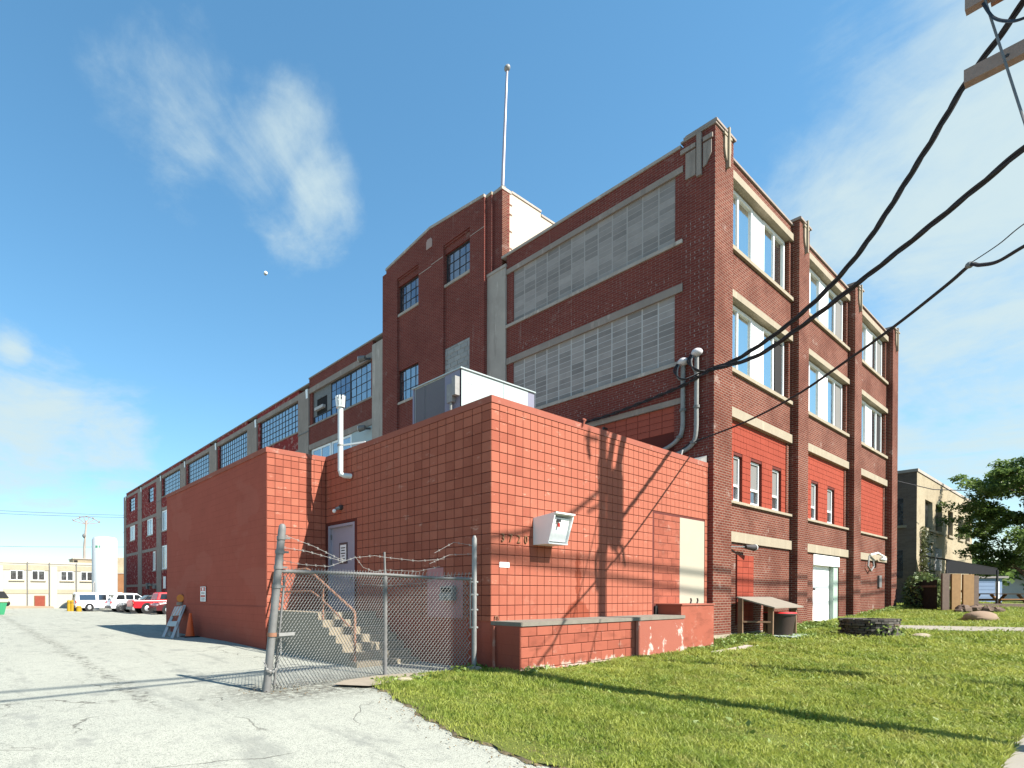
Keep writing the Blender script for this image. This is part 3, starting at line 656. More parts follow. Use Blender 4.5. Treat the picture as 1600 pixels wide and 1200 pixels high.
for b_ in range(3):
    x0, x1 = P[b_][1]+.002, P[b_+1][0]-.002; g0 = gz(x0+2, -.2)
    def span(z0, z1, nm='wall'): return box(nm, m_brickL, fb, x0, x1, BW, .60, z0, z1)
    zb = g0-.4
    if b_ == 0: span(.34, 3.24)
    elif b_ == 1:
        box('wall', m_brickL, fb, x0, 19.60, BW, .60, .34, 3.24); box('wall', m_brickL, fb, 23.05, x1, BW, .60, .34, 3.24)
    else: span(.75, 3.24)
    box('base_stone', m_lime, fb, x0, x1, BW-.03, .58, zb, .337 if b_ < 2 else .747)
    span(3.57, 4.47); span(7.51, 8.62); span(11.20, 12.47); span(14.95, ROOF[b_]-.07)
    for z0, z1 in ((3.24, 3.57), (7.20, 7.51), (10.98, 11.20), (14.70, 14.95)): box('lintel', m_lime, fb, x0, x1, .02, .585, z0+.003, z1-.003)
    for z0, z1 in ((4.47, 4.56), (8.62, 8.75), (12.47, 12.60)): box('sill', m_lime, fb, x0, x1, .01, .585, z0+.003, z1-.003)
    box('coping', m_conc2, fb, x0, x1, .04, .70, ROOF[b_]-.067, ROOF[b_])
    # side jambs of brick
    for z0, z1 in ((8.75, 10.98), (12.60, 14.70)):
        box('jamb', m_brickL, fb, x1-.20, x1, .10, .58, z0, z1); box('jamb', m_brickL, fb, x0, x0+.16, .10, .58, z0, z1)
        bay_window(x0+.16, x1-.20, z0, z1-.03, (1, 2, 1)[b_] if z0 < 10 else (0 if b_ == 0 else 2))
    # tiled infill of the second storey, with narrow windows
    box('jamb', m_brickL, fb, x1-.28, x1, .12, .58, 4.56, 7.20); box('jamb', m_brickL, fb, x0, x0+.05, .12, .58, 4.56, 7.20)
    wins = [[(11.95, 12.66), (13.36, 14.36), (15.33, 16.22)], [(19.55, 20.40), (21.62, 22.60)], []][b_]
    xs_ = [x0+.05] + [q for w in wins for q in w] + [x1-.28]
    inf = MB()
    zw0, zw1 = 4.62, 6.10
    inf.box(x0+.05, x1-.28, .164, .56, zw1, 7.20) 
    for a, c in zip(xs_[0::2], xs_[1::2]): inf.box(a, c, .164, .56, 4.56, zw1)
    ip = inf.build('tile_infill', m_ojoint, fb)
    tb = MB()
    nx = int(round((x1-.33-x0)/.2461)); tw = (x1-.33-x0)/nx
    zz = 7.20
    while zz > 4.6:
        h = min(.2032, zz-4.56)
        for k in range(nx):
            a, c = x0+.05+k*tw, x0+.05+(k+1)*tw
            if any(a < w1-.03 and c > w0+.03 for w0, w1 in wins) and zz-h < zw1-.02:
                # cut the tile back to the window edge
                for w0, w1 in wins:
                    if a < w0 < c: c = w0
                    elif a < w1 < c: a = w1
                if any(a >= w0-.03 and c <= w1+.03 for w0, w1 in wins): continue
            j = random.uniform(-.002, .002)
            if c-a > .05 and h > .05: tb.box(a+.003, c-.003, .150+j, .166, zz-h+.012, zz-.002)
        zz -= .2032
    tb.build('tiles', m_orange, ip, kind='stuff')
    for w0, w1 in wins:
        fr = MB(); y = .27
        fr.box(w0+.04, w0+.10, y-.04, y+.05, zw0-.02, zw1); fr.box(w1-.10, w1-.04, y-.04, y+.05, zw0-.02, zw1); fr.box(w0+.10, w1-.10, y-.04, y+.05, zw1-.07, zw1); fr.box(w0+.10, w1-.10, y-.06, y+.05, zw0-.02, zw0+.07); fr.box(w0+.10, w1-.10, y-.05, y+.05, 5.10, 5.17)
        wn = fr.build('window', m_whitef, fb)
        box('pane', m_blind, wn, w0+.10, w1-.10, y+.0, y+.02, 5.17, zw1-.07); box('pane', m_glassD, wn, w0+.10, w1-.10, y+.0, y+.02, zw0+.07, 5.10)
        box('sill', m_lime, wn, w0-.02, w1+.02, .12, .30, zw0-.06, zw0-.021)
# patched door opening in the nearest bay (orange tiles), white door in the middle bay
pt = box('door_infill', m_ojoint, fb, 12.0, 13.36, .06, BW-.002, .6, 2.86)
tm = tile_mesh('tile', m_orange, 1, .435, .19, .014)
for i in range(11):
    for k in range(3): piece('tile', tm, pt, (12.0+.2267+k*.4535, .060, 2.86-.1016-i*.2032))
d2 = box('door', m_white, fb, 19.75, 22.35, .26, .32, .36, 2.80)
for zz in (1.02, 1.85): box('panel_seam', mat('seam_grey', (.55, .56, .55), .6, .05, 3, 0), d2, 19.78, 22.33, .254, .259, zz, zz+.025)
MB().ball((20.25, .22, 1.80), .05, 8, 6).build('knob', m_steel, d2, True); box('door_head', m_white, fb, 19.60, 23.05, .07, .40, 2.78, 3.20); box('door_jamb', mat('pale_green_paint', (.34, .43, .36), .5, .06, 2, 0), fb, 22.40, 23.02, .12, .42, .34, 2.77); box('door_sill', m_lime, fb, 19.5, 23.1, -.10, .5, .20, .345)
# fittings on the front
f1 = thing('floodlight', 'dark floodlight on a short arm under the nearest ground floor lintel', 'floodlight', (11.6, 0, 3.1), 'floodlights on the sunny brick front')
MB().bar((11.3, .08, 3.08), (12.15, -.12, 3.10), .04).build('arm', m_galvd, f1); MB().tube([(12.1, -.13, 3.10), (12.62, -.2, 3.09)], [.06, .11], 12).build('housing', m_steel, f1, True); MB().tube([(12.62, -.2, 3.09), (12.64, -.205, 3.09)], .115, 12).build('lens', m_white, f1, True)
f2 = thing('wall_light', 'small white curved wall light with hanging conduit on the farthest ground floor lintel', 'wall light', (28.5, 0, 3.3))
MB().ball((29.1, -.18, 3.34), .17, 10, 7, (1.9, .8, .7)).build('shade', m_whitef, f2, True); MB().tube([(27.6, -.02, 3.5), (28.0, -.2, 3.6), (29.0, -.25, 3.45)], .05, 6).build('arm', m_whitef, f2, True)
MB().tube([(27.5, .0, 3.45), (27.2, -.02, 2.95), (27.7, -.02, 2.72), (28.2, -.02, 2.95), (28.2, 0, 3.25)], .035, 6).build('conduit', m_galv, f2, True)
box('junction_box', m_galvd, fb, 29.5, 29.95, BW-.08, BW-.002, 1.95, 2.55)

# ---- shaded side: corner wing
XF = XM
box('pier', m_brickS, fb, XF, 10.2, YF+.003, .72, -.3, 15.40)
b = MB(); b.box(XF-.05, 10.3, YF-.035, .78, 15.403, 15.455); b.build('pilaster_cap', m_conc2, fb)
WI = XF+.06
def swall(y0, y1, z0, z1, m=m_brickS, x=XF, nm='wall'): return box(nm, m, fb, x, 10.2, y0, y1, z0, z1)
swall(.722, 7.33, 14.73, 15.28); swall(.722, 7.33, 11.13, 12.36); swall(.722, 7.33, 7.63, 8.64); swall(.722, 7.33, 4.9, 5.2)
box('coping', m_conc, fb, XF-.05, 10.3, .79, 7.55, 15.283, 15.38)
box('roof_edge', m_conc2, fb, 10.31, 31.9, .72, 7.55, 14.9, 15.1)
for z0, z1 in ((14.53, 14.73), (10.88, 11.13), (7.45, 7.63)): box('lintel', m_conc2, fb, XF-.03, 10.19, .724, 7.328, z0+.003, z1-.003)
for z0, z1 in ((12.36, 12.48), (8.64, 8.76)): box('sill', m_conc, fb, XF-.06, 10.19, .724, 7.328, z0+.003, z1-.003)
for z0, z1 in ((12.48, 14.53), (8.76, 10.88), (5.2, 7.45)):
    box('jamb', m_brickS, fb, XF+.02, 10.19, .724, .955, z0, z1); box('jamb', m_brickS, fb, XF+.02, 10.19, 7.01, 7.327, z0, z1)
def block_panel(z0, z1, ncol, nrow, joint, label):
    pn = box('infill_panel', joint, fb, WI, WI+.06, .955, 7.01, z0, z1); pn['label'] = label
    w, h = (7.01-.955)/ncol, (z1-z0)/nrow
    me = tile_mesh('block', m_block, 0, w-.045, h-.022, .005, .002)
    for i in range(nrow):
        for k in range(ncol): piece('block', me, pn, (WI+random.uniform(0, .003), .955+(k+.5)*w, z0+(i+.5)*h))
block_panel(12.48, 14.53, 12, 11, mat('dim_mortar', (.345, .31, .285), .9, .12, 4, .1), 'greyer upper block infill panel'); block_panel(8.76, 10.88, 12, 11, m_mort, 'lower block infill panel with pale joints')
pn = box('tile_infill', m_ojoint, fb, WI+.01, WI+.06, .955, 7.01, 5.2, 7.45)
tm = tile_mesh('tile', m_redwall, 0, .365, .19, .012)
for i in range(4):
    for k in range(16): piece('tile', tm, pn, (WI+.01, .955+.19+k*.3785, 7.35-i*.2032))
# pale dashes of old mortar left on the corner pier and the wall beside it
b = MB()
for iy in range(6):
    for iz in range(46):
        if random.random() < .28+.4*math.sin(iz*.35+iy*.8)**2: y = .03+.118*iy; z = 5.75+.157*iz+random.uniform(-.01, .01); b.box(XF-.004, XF-.0005, y, y+.014, z, z+random.uniform(.035, .07))
for k in range(150):
    y, z = random.uniform(.95, 6.9), random.choice((random.uniform(7.75, 8.55), random.uniform(7.75, 8.55), random.uniform(11.25, 11.6))); b.box(XF-.004, XF-.0005, y, y+.013, z, z+random.uniform(.03, .06))
b.build('mortar_marks', mat('old_mortar', (.33, .27, .245), .9, .2, 6, 0), fb, kind='stuff')
# stone ornament on the corner pier, shaded side
em = MB().box(XF-.10, XF-.002, .20, .32, 14.10, 15.36).build('ornament', m_conc2, fb)
MB().prism([(.36, 15.0), (.64, 15.0), (.64, 14.22), (.36, 14.22)], 0, XF-.05, XF-.002).build('shield', m_conc2, em); MB().prism([(-.06, 15.0), (.16, 15.0), (.16, 14.30), (.08, 14.34), (-.06, 14.62)], 0, XF-.05, XF-.002).build('shield', m_conc2, em)
MB().box(XF-.07, XF-.002, .36, .78, 15.05, 15.18).build('shoulder', m_conc2, em); MB().box(XF-.07, XF-.002, -.09, .16, 15.05, 15.18).build('shoulder', m_conc2, em)
# concrete pier beside the tower
box('concrete_pier', m_conc, fb, XF-.07, 10.2, 7.33, 8.27, 4.9, 14.84); box('pier_cap', m_conc, fb, XF-.10, 10.2, 7.31, 8.29, 14.843, 14.96)
# ---- stair tower
TX = 9.45
def gable(y): return 18.32 + .40*(1-abs(y-11.5)/3.25)
swall(7.585, 8.0, 14.97, 18.18, x=XF+.02); box('coping', m_conc, fb, XF-.02, 10.3, 7.56, 8.0, 18.183, 18.30)
swall(8.0, 8.275, 14.97, 18.15, x=9.58); box('coping', m_lime, fb, 9.56, 10.3, 8.003, 8.272, 18.153, 18.28)
b = MB(); b.prism([(14.68, 17.35), (14.68, gable(14.68)-.16), (11.5, gable(11.5)-.16), (8.28, gable(8.28)-.16), (8.28, 17.35)], 0, TX, 10.2); b.build('wall', m_brickS, fb)
b = MB(); b.prism([(14.70, gable(14.70)-.157), (14.70, gable(14.70)-.04), (11.5, gable(11.5)-.04), (8.28, gable(8.28)-.04), (8.28, gable(8.28)-.157), (11.5, gable(11.5)-.157)], 0, TX-.04, 10.3); b.build('coping', m_conc, fb)
swall(14.683, 15.0, 4.9, 18.05, x=TX+.02)
chL, chR = (12.27, 13.83), (9.07, 10.63)
swall(8.28, chR[0], 4.9, 17.348, x=TX); swall(chR[1], chL[0], 4.9, 17.348, x=TX); swall(chL[1], 14.68, 4.9, 17.348, x=TX)
CX = TX+.10
def sash(x, y0, y1, z0, z1, ny, nz, gm, single=True, parent=None, t=.022, name='window'):
    parent = parent or fb
    fr = MB(); fr.box(x-.02, x+.05, y0, y0+.04, z0, z1); fr.box(x-.02, x+.05, y1-.04, y1, z0, z1); fr.box(x-.02, x+.05, y0+.04, y1-.04, z0, z0+.05); fr.box(x-.02, x+.05, y0+.04, y1-.04, z1-.05, z1)
    ya, yb, za, zb = y0+.04, y1-.04, z0+.05, z1-.05
    for k in range(1, ny): yy = ya+(yb-ya)*k/ny; fr.box(x-.012, x+.03, yy-t/2, yy+t/2, za, zb)
    for i in range(1, nz): zz = za+(zb-za)*i/nz; fr.box(x-.012, x+.03, ya, yb, zz-t/2, zz+t/2)
    wn = fr.build(name, m_steel, parent)
    if single:
        w, h = (yb-ya)/ny-t, (zb-za)/nz-t; me = MB().box(-.003, .003, -w/2, w/2, -h/2, h/2)
        msh = bpy.data.meshes.new('pane'); msh.from_pydata(me.v, [], me.f); msh.materials.append(gm)
        for k in range(ny):
            for i in range(nz):
                piece('pane', msh, wn, (x+.012, ya+(k+.5)*(yb-ya)/ny, za+(i+.5)*(zb-za)/nz), rot=(0, random.gauss(0, .012), random.gauss(0, .012)))
    else: box('glazing', gm, wn, x+.008, x+.014, ya, yb, za, zb)
    return wn
for (y0, y1), wz in ((chL, ((15.58, 16.97), (11.18, 12.75))), (chR, ((15.58, 16.97), (10.9, 12.7)))):
    zs = [4.9] + [q for w in wz[::-1] for q in w] + [17.25]
    for a, c in zip(zs[0::2], zs[1::2]): swall(y0, y1, a, c, x=CX)
    swall(y0, y1, 17.253, 17.347, x=TX+.05)
    for i, (a, c) in enumerate(wz):
        if y0 == chR[0] and i == 1:
            pn = box('block_infill', m_mort, fb, CX+.03, CX+.10, y0, y1, a, c)
            z = a; r = 0; cc = {}
            while z < c-.05:
                h = min(.21, c-z); y = y0-(.2 if r % 2 else 0)
                while y < y1-.02:
                    ya, yb = max(y, y0), min(y+.40, y1)
                    if yb-ya > .08:
                        key = (round(yb-ya, 2), round(h, 2))
                        if key not in cc: cc[key] = tile_mesh('block', m_cmu, 0, yb-ya-.02, h-.018, .02, .008)
                        piece('block', cc[key], pn, (CX+.03+random.uniform(-.003, .003), (ya+yb)/2, z+h/2))
                    y += .40
                z += .21; r += 1
        else: sash(CX+.12, y0+.02, y1-.02, a, c, 4, 3, m_glassB if i == 0 else m_glassS)
        box('sill', m_conc, fb, CX-.06, CX+.2, y0+.003, y1-.003, a-.12, a-.003)
MB().prism([(11.35, 17.70), (11.72, 17.70), (11.72, 18.05), (11.64, 18.14), (11.43, 18.14), (11.35, 18.05)], 0, TX-.03, TX-.002).build('stone_badge', mat('pink_stone', (.36, .25, .22), .9, .1, 4, .1), fb)
for ya, yc, zz in ((8.3, 9.05, 16.92), (10.66, 11.4, 16.86), (11.4, 12.24, 16.80)): box('crack_repair', m_conc, fb, TX-.012, TX-.001, ya, yc, zz, zz+.025)
# tower body and its cream painted flank that catches the sun
box('tower_body', m_brickS, fb, 10.201, 16, 7.75, 15.0, 14.9, 18.0)
box('flank_wall', m_cream, fb, 10.02, 12.30, 7.586, 7.75, 15.0, 18.24); box('flank_wall', m_cream, fb, 12.302, 14.0, 7.586, 7.75, 15.0, 18.08)
b = MB()
for i in range(40): b.box(XM+.022, 10.02 + (.12 if i % 2 else 0), 7.572, 7.584, 15.0+i*.0785, 15.0+i*.0785+.068)
for zz in (15.9, 16.6, 17.3, 17.7): b.box(10.2, 10.34, 7.575, 7.5845, zz, zz+.06)
b.build('quoins', m_brickL, fb, kind='stuff')
box('coping', m_conc, fb, 10.31, 12.31, 7.55, 7.9, 18.243, 18.33); box('coping', m_conc, fb, 12.32, 14.05, 7.55, 7.9, 18.083, 18.17)
fp = thing('flagpole', 'bare steel flagpole with ball finial on the tower roof', 'flagpole', (9.9, 7.72, 18.3))
MB().tube([(9.9, 7.72, 18.2), (9.9, 7.62, 20.5), (9.9, 7.50, 23.05)], [.075, .06, .045], 10).build('pole', mat('painted_pole', (.36, .33, .36), .45, .1, 4, .05, metal=.3), fp, True); MB().ball((9.9, 7.49, 23.13), .125, 12, 8).build('finial', m_galv, fp, True); box('foot', m_galvd, fp, 9.8, 10.0, 7.62, 7.82, 18.302, 18.42)

# ---- rear wing
pil = [(15.02, 16.09), (22.63, 23.91), (30.03, 31.69), (37.8, 39.51), (45.75, 47.3), (53.67, 55.44), (61.57, 63.32), (69.19, 70.44)]
for i, (y0, y1) in enumerate(pil):
    tp = 14.95 if i == 0 else 14.62
    pp = box('concrete_pier', m_conc2 if i else m_conc, fb, XF-.06, 10.15, y0, y1, -.2, tp)
    if i: MB().prism([(XF-.10, tp+.02), (XF-.062, tp-.55), (XF-.04, tp-.55), (XF-.02, tp+.02)], 1, y0+.08, y0+.30).build('scupper', m_whitef, pp)
    for zz in (11.9, 9.9, 13.2)[: 2 if i else 0]: MB().box(XF-.10, XF-.062, y0-.03, y1+.03, zz, zz+.05).build('strap', m_galvd, pp)
for i in range(7):
    y0, y1 = pil[i][1]+.003, pil[i+1][0]-.003; m = m_brickS if i == 0 else m_brickP
    zt = 15.22 if i == 0 else 14.92
    swall(y0, y1, 14.63, zt, m); box('coping', m_conc2, fb, XF-.05, 10.3, pil[i][0] if i else 15.02, pil[i+1][0], zt+.003, zt+.08)
    box('lintel', m_conc2, fb, XF-.02, 10.14, y0, y1, 14.30, 14.627)
    if i < 5:
        swall(y0, y1, 11.05, 12.15, m); box('sill', m_conc2, fb, XF-.05, 10.14, y0, y1, 12.153, 12.25); box('lintel', m_conc2, fb, XF-.02, 10.14, y0, y1, 10.72, 11.047)
        box('jamb', m, fb, XF+.05, 10.14, y0, y0+.22, 12.25, 14.30); box('jamb', m, fb, XF+.05, 10.14, y1-.30, y1, 12.25, 14.30)
        a, c = y0+.22, y1-.30
        if i == 0:
            third = (c-a)/3
            sash(XF+.16, a, a+third, 12.27, 14.28, 4, 4, m_glassS); sash(XF+.16, a+third+.02, a+2*third, 12.27, 14.28, 4, 4, m_glassB)
            # farthest third: panes gone, boards and a duct poking out
            w3 = sash(XF+.16, a+2*third+.02, c, 12.27, 12.75, 4, 1, m_glassB); b = MB(); b.box(XF+.15, XF+.18, a+2*third+.02, c, 13.75, 14.28); b.box(XF+.15, XF+.18, c-.4, c, 12.75, 13.75); b.box(XF+.15, XF+.18, a+2*third+.02, a+2*third+.45, 12.75, 13.75); b.build('board', m_galvd, w3)
            box('duct', mat('duct_tin', (.45, .42, .40), .6, .2, 6, .2), w3, XF-.02, XF+.3, c-1.3, c-.35, 13.05, 13.22); box('opening', m_dark, w3, XF+.19, XF+.2, a+2*third+.45, c-.4, 12.75, 13.75)
        else: sash(XF+.16, a, c, 12.27, 14.28, (12, 12, 13, 13, 12)[i], 5, m_glassS, single=False, t=.04)
    else:
        wy = {5: (56.79, 58.86), 6: (64.9, 67.6)}[i]; wy2 = {5: (57.05, 59.4), 6: (64.9, 67.45)}[i]
        def floor_(z0, z1, w, zz):
            if w is None: swall(y0, y1, z0, z1, m); return
            swall(y0, w[0], z0, z1, m); swall(w[1], y1, z0, z1, m); swall(w[0], w[1], z0, zz[0], m); swall(w[0], w[1], zz[1], z1, m)
        floor_(10.75, 14.30, wy, (12.3, 14.0)); sash(XF+.12, wy[0], wy[1], 12.3, 14.0, 2, 4, m_glassS, single=False, t=.06)
        floor_(6.9, 10.40, wy2, (8.5, 10.397)); 
        for z0, z1 in ((10.40, 10.75), (6.56, 6.9), (2.5, 2.8)): box('lintel', m_conc2, fb, XF-.02, 10.14, y0, y1, z0+.003, z1-.003)
        floor_(2.8, 6.56, (56.0, 57.1) if i == 5 else None, (4.3, 6.5)); swall(y0, y1, -.2, 2.5, m)
        def vwin(y0_, y1_, z0_, z1_):
            x = XF+.08; fr = MB(); w = y1_-y0_
            fr.box(x-.04, x+.04, y0_, y0_+.25*w, z0_, z1_); fr.box(x-.04, x+.04, y1_-.1*w, y1_, z0_, z1_); fr.box(x-.04, x+.04, y0_+.25*w, y1_-.1*w, z1_-.15, z1_); fr.box(x-.04, x+.04, y0_+.25*w, y1_-.1*w, z0_, z0_+.12); fr.box(x-.03, x+.04, y0_+.55*w, y0_+.62*w, z0_+.12, z1_-.15)
            wn = fr.build('window', m_whitef, fb); box('pane', m_glassS, wn, x+.0, x+.01, y0_+.25*w, y1_-.1*w, z0_+.12, z1_-.15); box('sill', m_conc, wn, x-.14, x-.001, y0_-.1, y1_+.1, z0_-.12, z0_)
        vwin(wy2[0], wy2[1], 8.5, 10.39)
        if i == 5: vwin(56.0, 57.1, 4.3, 6.49)
# the strip of bay five left of the annex
swall(47.303, 53.667, 6.9, 8.5, m_brickP); swall(47.303, 53.667, 4.3, 4.31, m_brickP); swall(47.303, 53.667, -.2, 4.3, m_brickP); swall(47.303, 51.8, 4.31, 6.9, m_brickP); swall(47.303, 51.8, 8.5, 10.717, m_brickP)
vwin(51.8, 53.66, 8.5, 10.7); vwin(51.8, 53.66, 4.32, 6.88)
box('notice', m_whitef, fb, XF-.03, XF-.002, 52.2, 53.0, 2.2, 3.5)
b = MB(); b.box(XF-.25, XF-.01, 57, 59, 2.55, 2.75); b.box(XF-.2, XF-.01, 55.6, 56.6, 2.2, 2.6); b.box(XF-.3, XF-.01, 58.4, 58.9, 2.2, 2.9); b.build('pipework', m_galvd, fb)
# bay behind the flue: white sliding windows at the annex roof line
wn = MB(); 
for a, c in ((20.25, 22.35), (18.1, 20.15)):
    wn.box(XF+.06, XF+.12, a, a+.12, 9.3, 10.70); wn.box(XF+.06, XF+.12, c-.12, c, 9.3, 10.70); wn.box(XF+.06, XF+.12, a+.12, c-.12, 10.58, 10.70); wn.box(XF+.06, XF+.12, (a+c)/2-.05, (a+c)/2+.05, 9.3, 10.58)
wn = wn.build('window', m_whitef, fb); box('pane', m_glassS, wn, XF+.09, XF+.10, 20.37, 22.23, 9.3, 10.58); box('pane', m_glassS, wn, XF+.09, XF+.10, 18.22, 20.03, 9.3, 10.58); box('panel', m_hvac, fb, XF+.03, XF+.12, 16.10, 18.08, 8.52, 10.712); box('panel', m_hvac, fb, XF+.125, XF+.2, 16.1, 22.6, 8.5, 10.715)
for i, (y, z) in enumerate(((16.5, 14.3), (16.5, 10.55))):
    f3 = thing('floodlight', ('round floodlight on the upper lintel beside the tower', 'round floodlight low on the shaded wall above the white sliding windows')[i], 'floodlight', (XF-.2, y, z), 'floodlights on the shaded rear wing')
    MB().bar((XF-.03, y-.25, z-.02), (XF-.32, y, z-.02), .09).build('arm', m_steel, f3); MB().tube([(XF-.32, y-.15, z), (XF-.45, y+.2, z)], [.13, .18], 12).build('housing', m_galvd, f3, True); MB().tube([(XF-.455, y+.2, z), (XF-.47, y+.23, z)], .17, 12).build('lens', m_whitef, f3, True)
# ------------------------------------------------------------------ chain link fence
cf = thing('chain_link_fence', 'sagging chain link gate with barbed wire strands between grey steel posts', 'fence', (-2.4, .6, 0))
LP, LT = Vector((-4.63, .58, -.1)), Vector((-4.40, .45, 2.66))
MP, RP = Vector((-1.93, .92, 0)), Vector((-.20, .25, 0))
def onl(z): return LP + (LT-LP)*((z+.1)/2.76)
MB().tube([LP, onl(1.0), onl(2.56), onl(2.63), LT], [.066, .064, .062, .055, .03], 14).build('post', m_galvd, cf, True)['label'] = 'leaning thick gate post'
MB().tube([RP+Vector((0, 0, -.1)), RP+Vector((0, 0, 2.66)), RP+Vector((0, 0, 2.72))], [.047, .047, .025], 12).build('post', m_galv, cf, True)
MB().tube([MP+Vector((0, 0, -.1)), MP+Vector((0, 0, 1.9))], .044, 10).build('post', m_galvd, cf, True); MB().tube([MP+Vector((0, 0, 1.9)), MP+Vector((0, .02, 2.36))], .022, 6).build('barb_arm', m_galvd, cf, True)
rail = [onl(1.92), Vector((-3.3, .78, 1.93)), MP+Vector((0, 0, 1.93)), Vector((-1.0, .58, 1.88)), RP+Vector((-.05, .02, 1.86))]
MB().tube(rail, .03, 8).build('top_rail', m_galvd, cf, True)
def fx(s):
    """point on the fence line, s metres from the leaning post"""
    A, B_, C_ = Vector((-4.60, .57, 0)), Vector((MP.x, MP.y, 0)), Vector((RP.x-.07, RP.y+.03, 0)); l1 = (B_-A).length; l2 = (C_-B_).length
    return A.lerp(B_, s/l1) if s < l1 else B_.lerp(C_, min(1, (s-l1)/l2))
LTOT = (Vector((-4.60, .57, 0))-MP).length + (MP-RP).length - .06
dz = .072; mesh = MB(); z0, z1 = .05, 1.90; w_ = .0055
nd = int((LTOT+z1)/dz)
for sgn in (1, -1):
    for i in range(-int(z1/dz)-2, int(LTOT/dz)+int(z1/dz)+2):
        pts = []
        for k in range(14):
            zz = z0+(z1-z0)*k/13; s = i*dz + sgn*(zz-z0)*.80
            lean = (zz-z0)*.083*max(0, 1-s/2.7)
            if 0 <= s+lean*0 <= LTOT:
                p = fx(s); pts.append(Vector((p.x+lean, p.y+.004*sgn, zz)))
            else:
                if len(pts) > 1: mesh.tube(pts, w_, 3, False)
                pts = []
        if len(pts) > 1: mesh.tube(pts, w_, 3, False)
mesh.build('wire_mesh', m_galv, cf, kind='stuff')
b = MB()
for k in range(60):
    p = fx(LTOT*k/60); b.tube([(p.x+.155*max(0, 1-LTOT*k/60/2.7), p.y, 1.88), (p.x+.155*max(0, 1-LTOT*k/60/2.7)+.03, p.y-.01, 1.99)], .005, 3)
b.build('wire_ends', m_galv, cf, kind='stuff')
MB().tube([onl(.12)+Vector((.13, 0, 0)), onl(1.85)+Vector((.13, 0, 0))], .02, 6).build('tension_bar', m_galvd, cf, True); MB().tube([(RP.x-.09, RP.y+.02, .9), (RP.x-.09, RP.y+.02, 1.84)], .016, 6).build('tension_bar', m_galv, cf, True)
for z in (.9, 1.25, 1.55, 1.8): MB().tube([(RP.x-.10, RP.y+.03, z), (RP.x+.05, RP.y-.05, z)], .02, 6).build('clip', m_galv, cf)
for z in (1.68, 1.98, 2.22, 2.44):
    p = onl(z); MB().tube([p+Vector((0, 0, -.03)), p+Vector((0, 0, .03))], .073, 14).build('band', m_galvd, cf, True); MB().bar(p+Vector((.05, -.03, 0)), p+Vector((.15, .0, 0)), .03).build('bolt', m_galvd, cf)
p = onl(.92); MB().tube([p+Vector((0, 0, -.03)), p+Vector((0, 0, .03))], .078, 14).build('latch_collar', m_rust, cf, True); MB().bar(p+Vector((.08, -.08, 0)), p+Vector((.34, -.12, .01)), .035, .05).build('latch_fork', m_galv, cf); MB().bar(p+Vector((.08, -.03, -.03)), p+Vector((.34, -.07, -.02)), .02, .05).build('latch_fork', m_galv, cf)
ch = [onl(.85)+Vector((.13, -.06, 0)), onl(.65)+Vector((.15, -.07, 0)), onl(.42)+Vector((.12, -.08, 0)), onl(.34)+Vector((.02, -.12, 0)), onl(.40)+Vector((-.08, -.08, 0)), onl(.52)+Vector((-.10, 0, 0))]
b = MB()
for a, c in zip(ch[:-1], ch[1:]):
    for k in range(4):
        m0 = a.lerp(c, k/4); m1 = a.lerp(c, (k+1.25)/4); sd = Vector((.014, 0, 0)) if k % 2 else Vector((0, .014, 0))
        b.tube([m0, (m0+m1)/2+sd*1.4, m1, (m0+m1)/2-sd*1.4, m0], .007, 5, False)
b.build('chain', m_galv, cf)
def barb(name, pts, label=None):
    b = MB(); pts = [Vector(p) for p in pts]
    b.tube(pts, .0042, 4)
    for a, c in zip(pts[:-1], pts[1:]):
        n = max(1, int((c-a).length/.19))
        for k in range(n):
            q = a.lerp(c, (k+.5)/n); b.tube([q+Vector((.012, 0, .022)), q-Vector((.012, 0, .022))], .0035, 3); b.tube([q+Vector((-.012, .01, .022)), q-Vector((-.012, .01, .022))], .0035, 3)
    return b.build(name, m_galv, cf)
barb('barbed_wire', [onl(2.5), (-3.7, .65, 2.36), (-3.1, .8, 2.19), (-2.9, .82, 2.16)])
barb('barbed_wire', [onl(2.3), (-3.8, .68, 2.27), (-3.0, .8, 2.14)])
barb('barbed_wire', [onl(2.1), (-3.9, .7, 2.05), (-3.3, .78, 2.04), (-2.7, .85, 2.22), (-2.2, .9, 2.28), MP+Vector((0, 0, 2.26)), (-1.3, .68, 2.2), (-.8, .48, 2.25)])
barb('barbed_wire', [(-2.7, .85, 2.25), (-2.5, .86, 2.05), (-2.2, .9, 1.98), MP+Vector((0, 0, 2.02)), (-1.3, .68, 2.0), (-.9, .5, 2.1)])
barb('barbed_wire', [RP+Vector((0, 0, 2.52)), (-.6, .42, 2.58), (-1.0, .55, 2.36)]); barb('barbed_wire', [RP+Vector((0, 0, 2.36)), (-.7, .45, 2.33), (-1.1, .58, 2.15)]); barb('barbed_wire', [RP+Vector((0, 0, 1.98)), (-.8, .48, 1.92), (-1.2, .62, 1.78), (-1.93, .90, 1.72), (-2.6, .86, 1.74)])

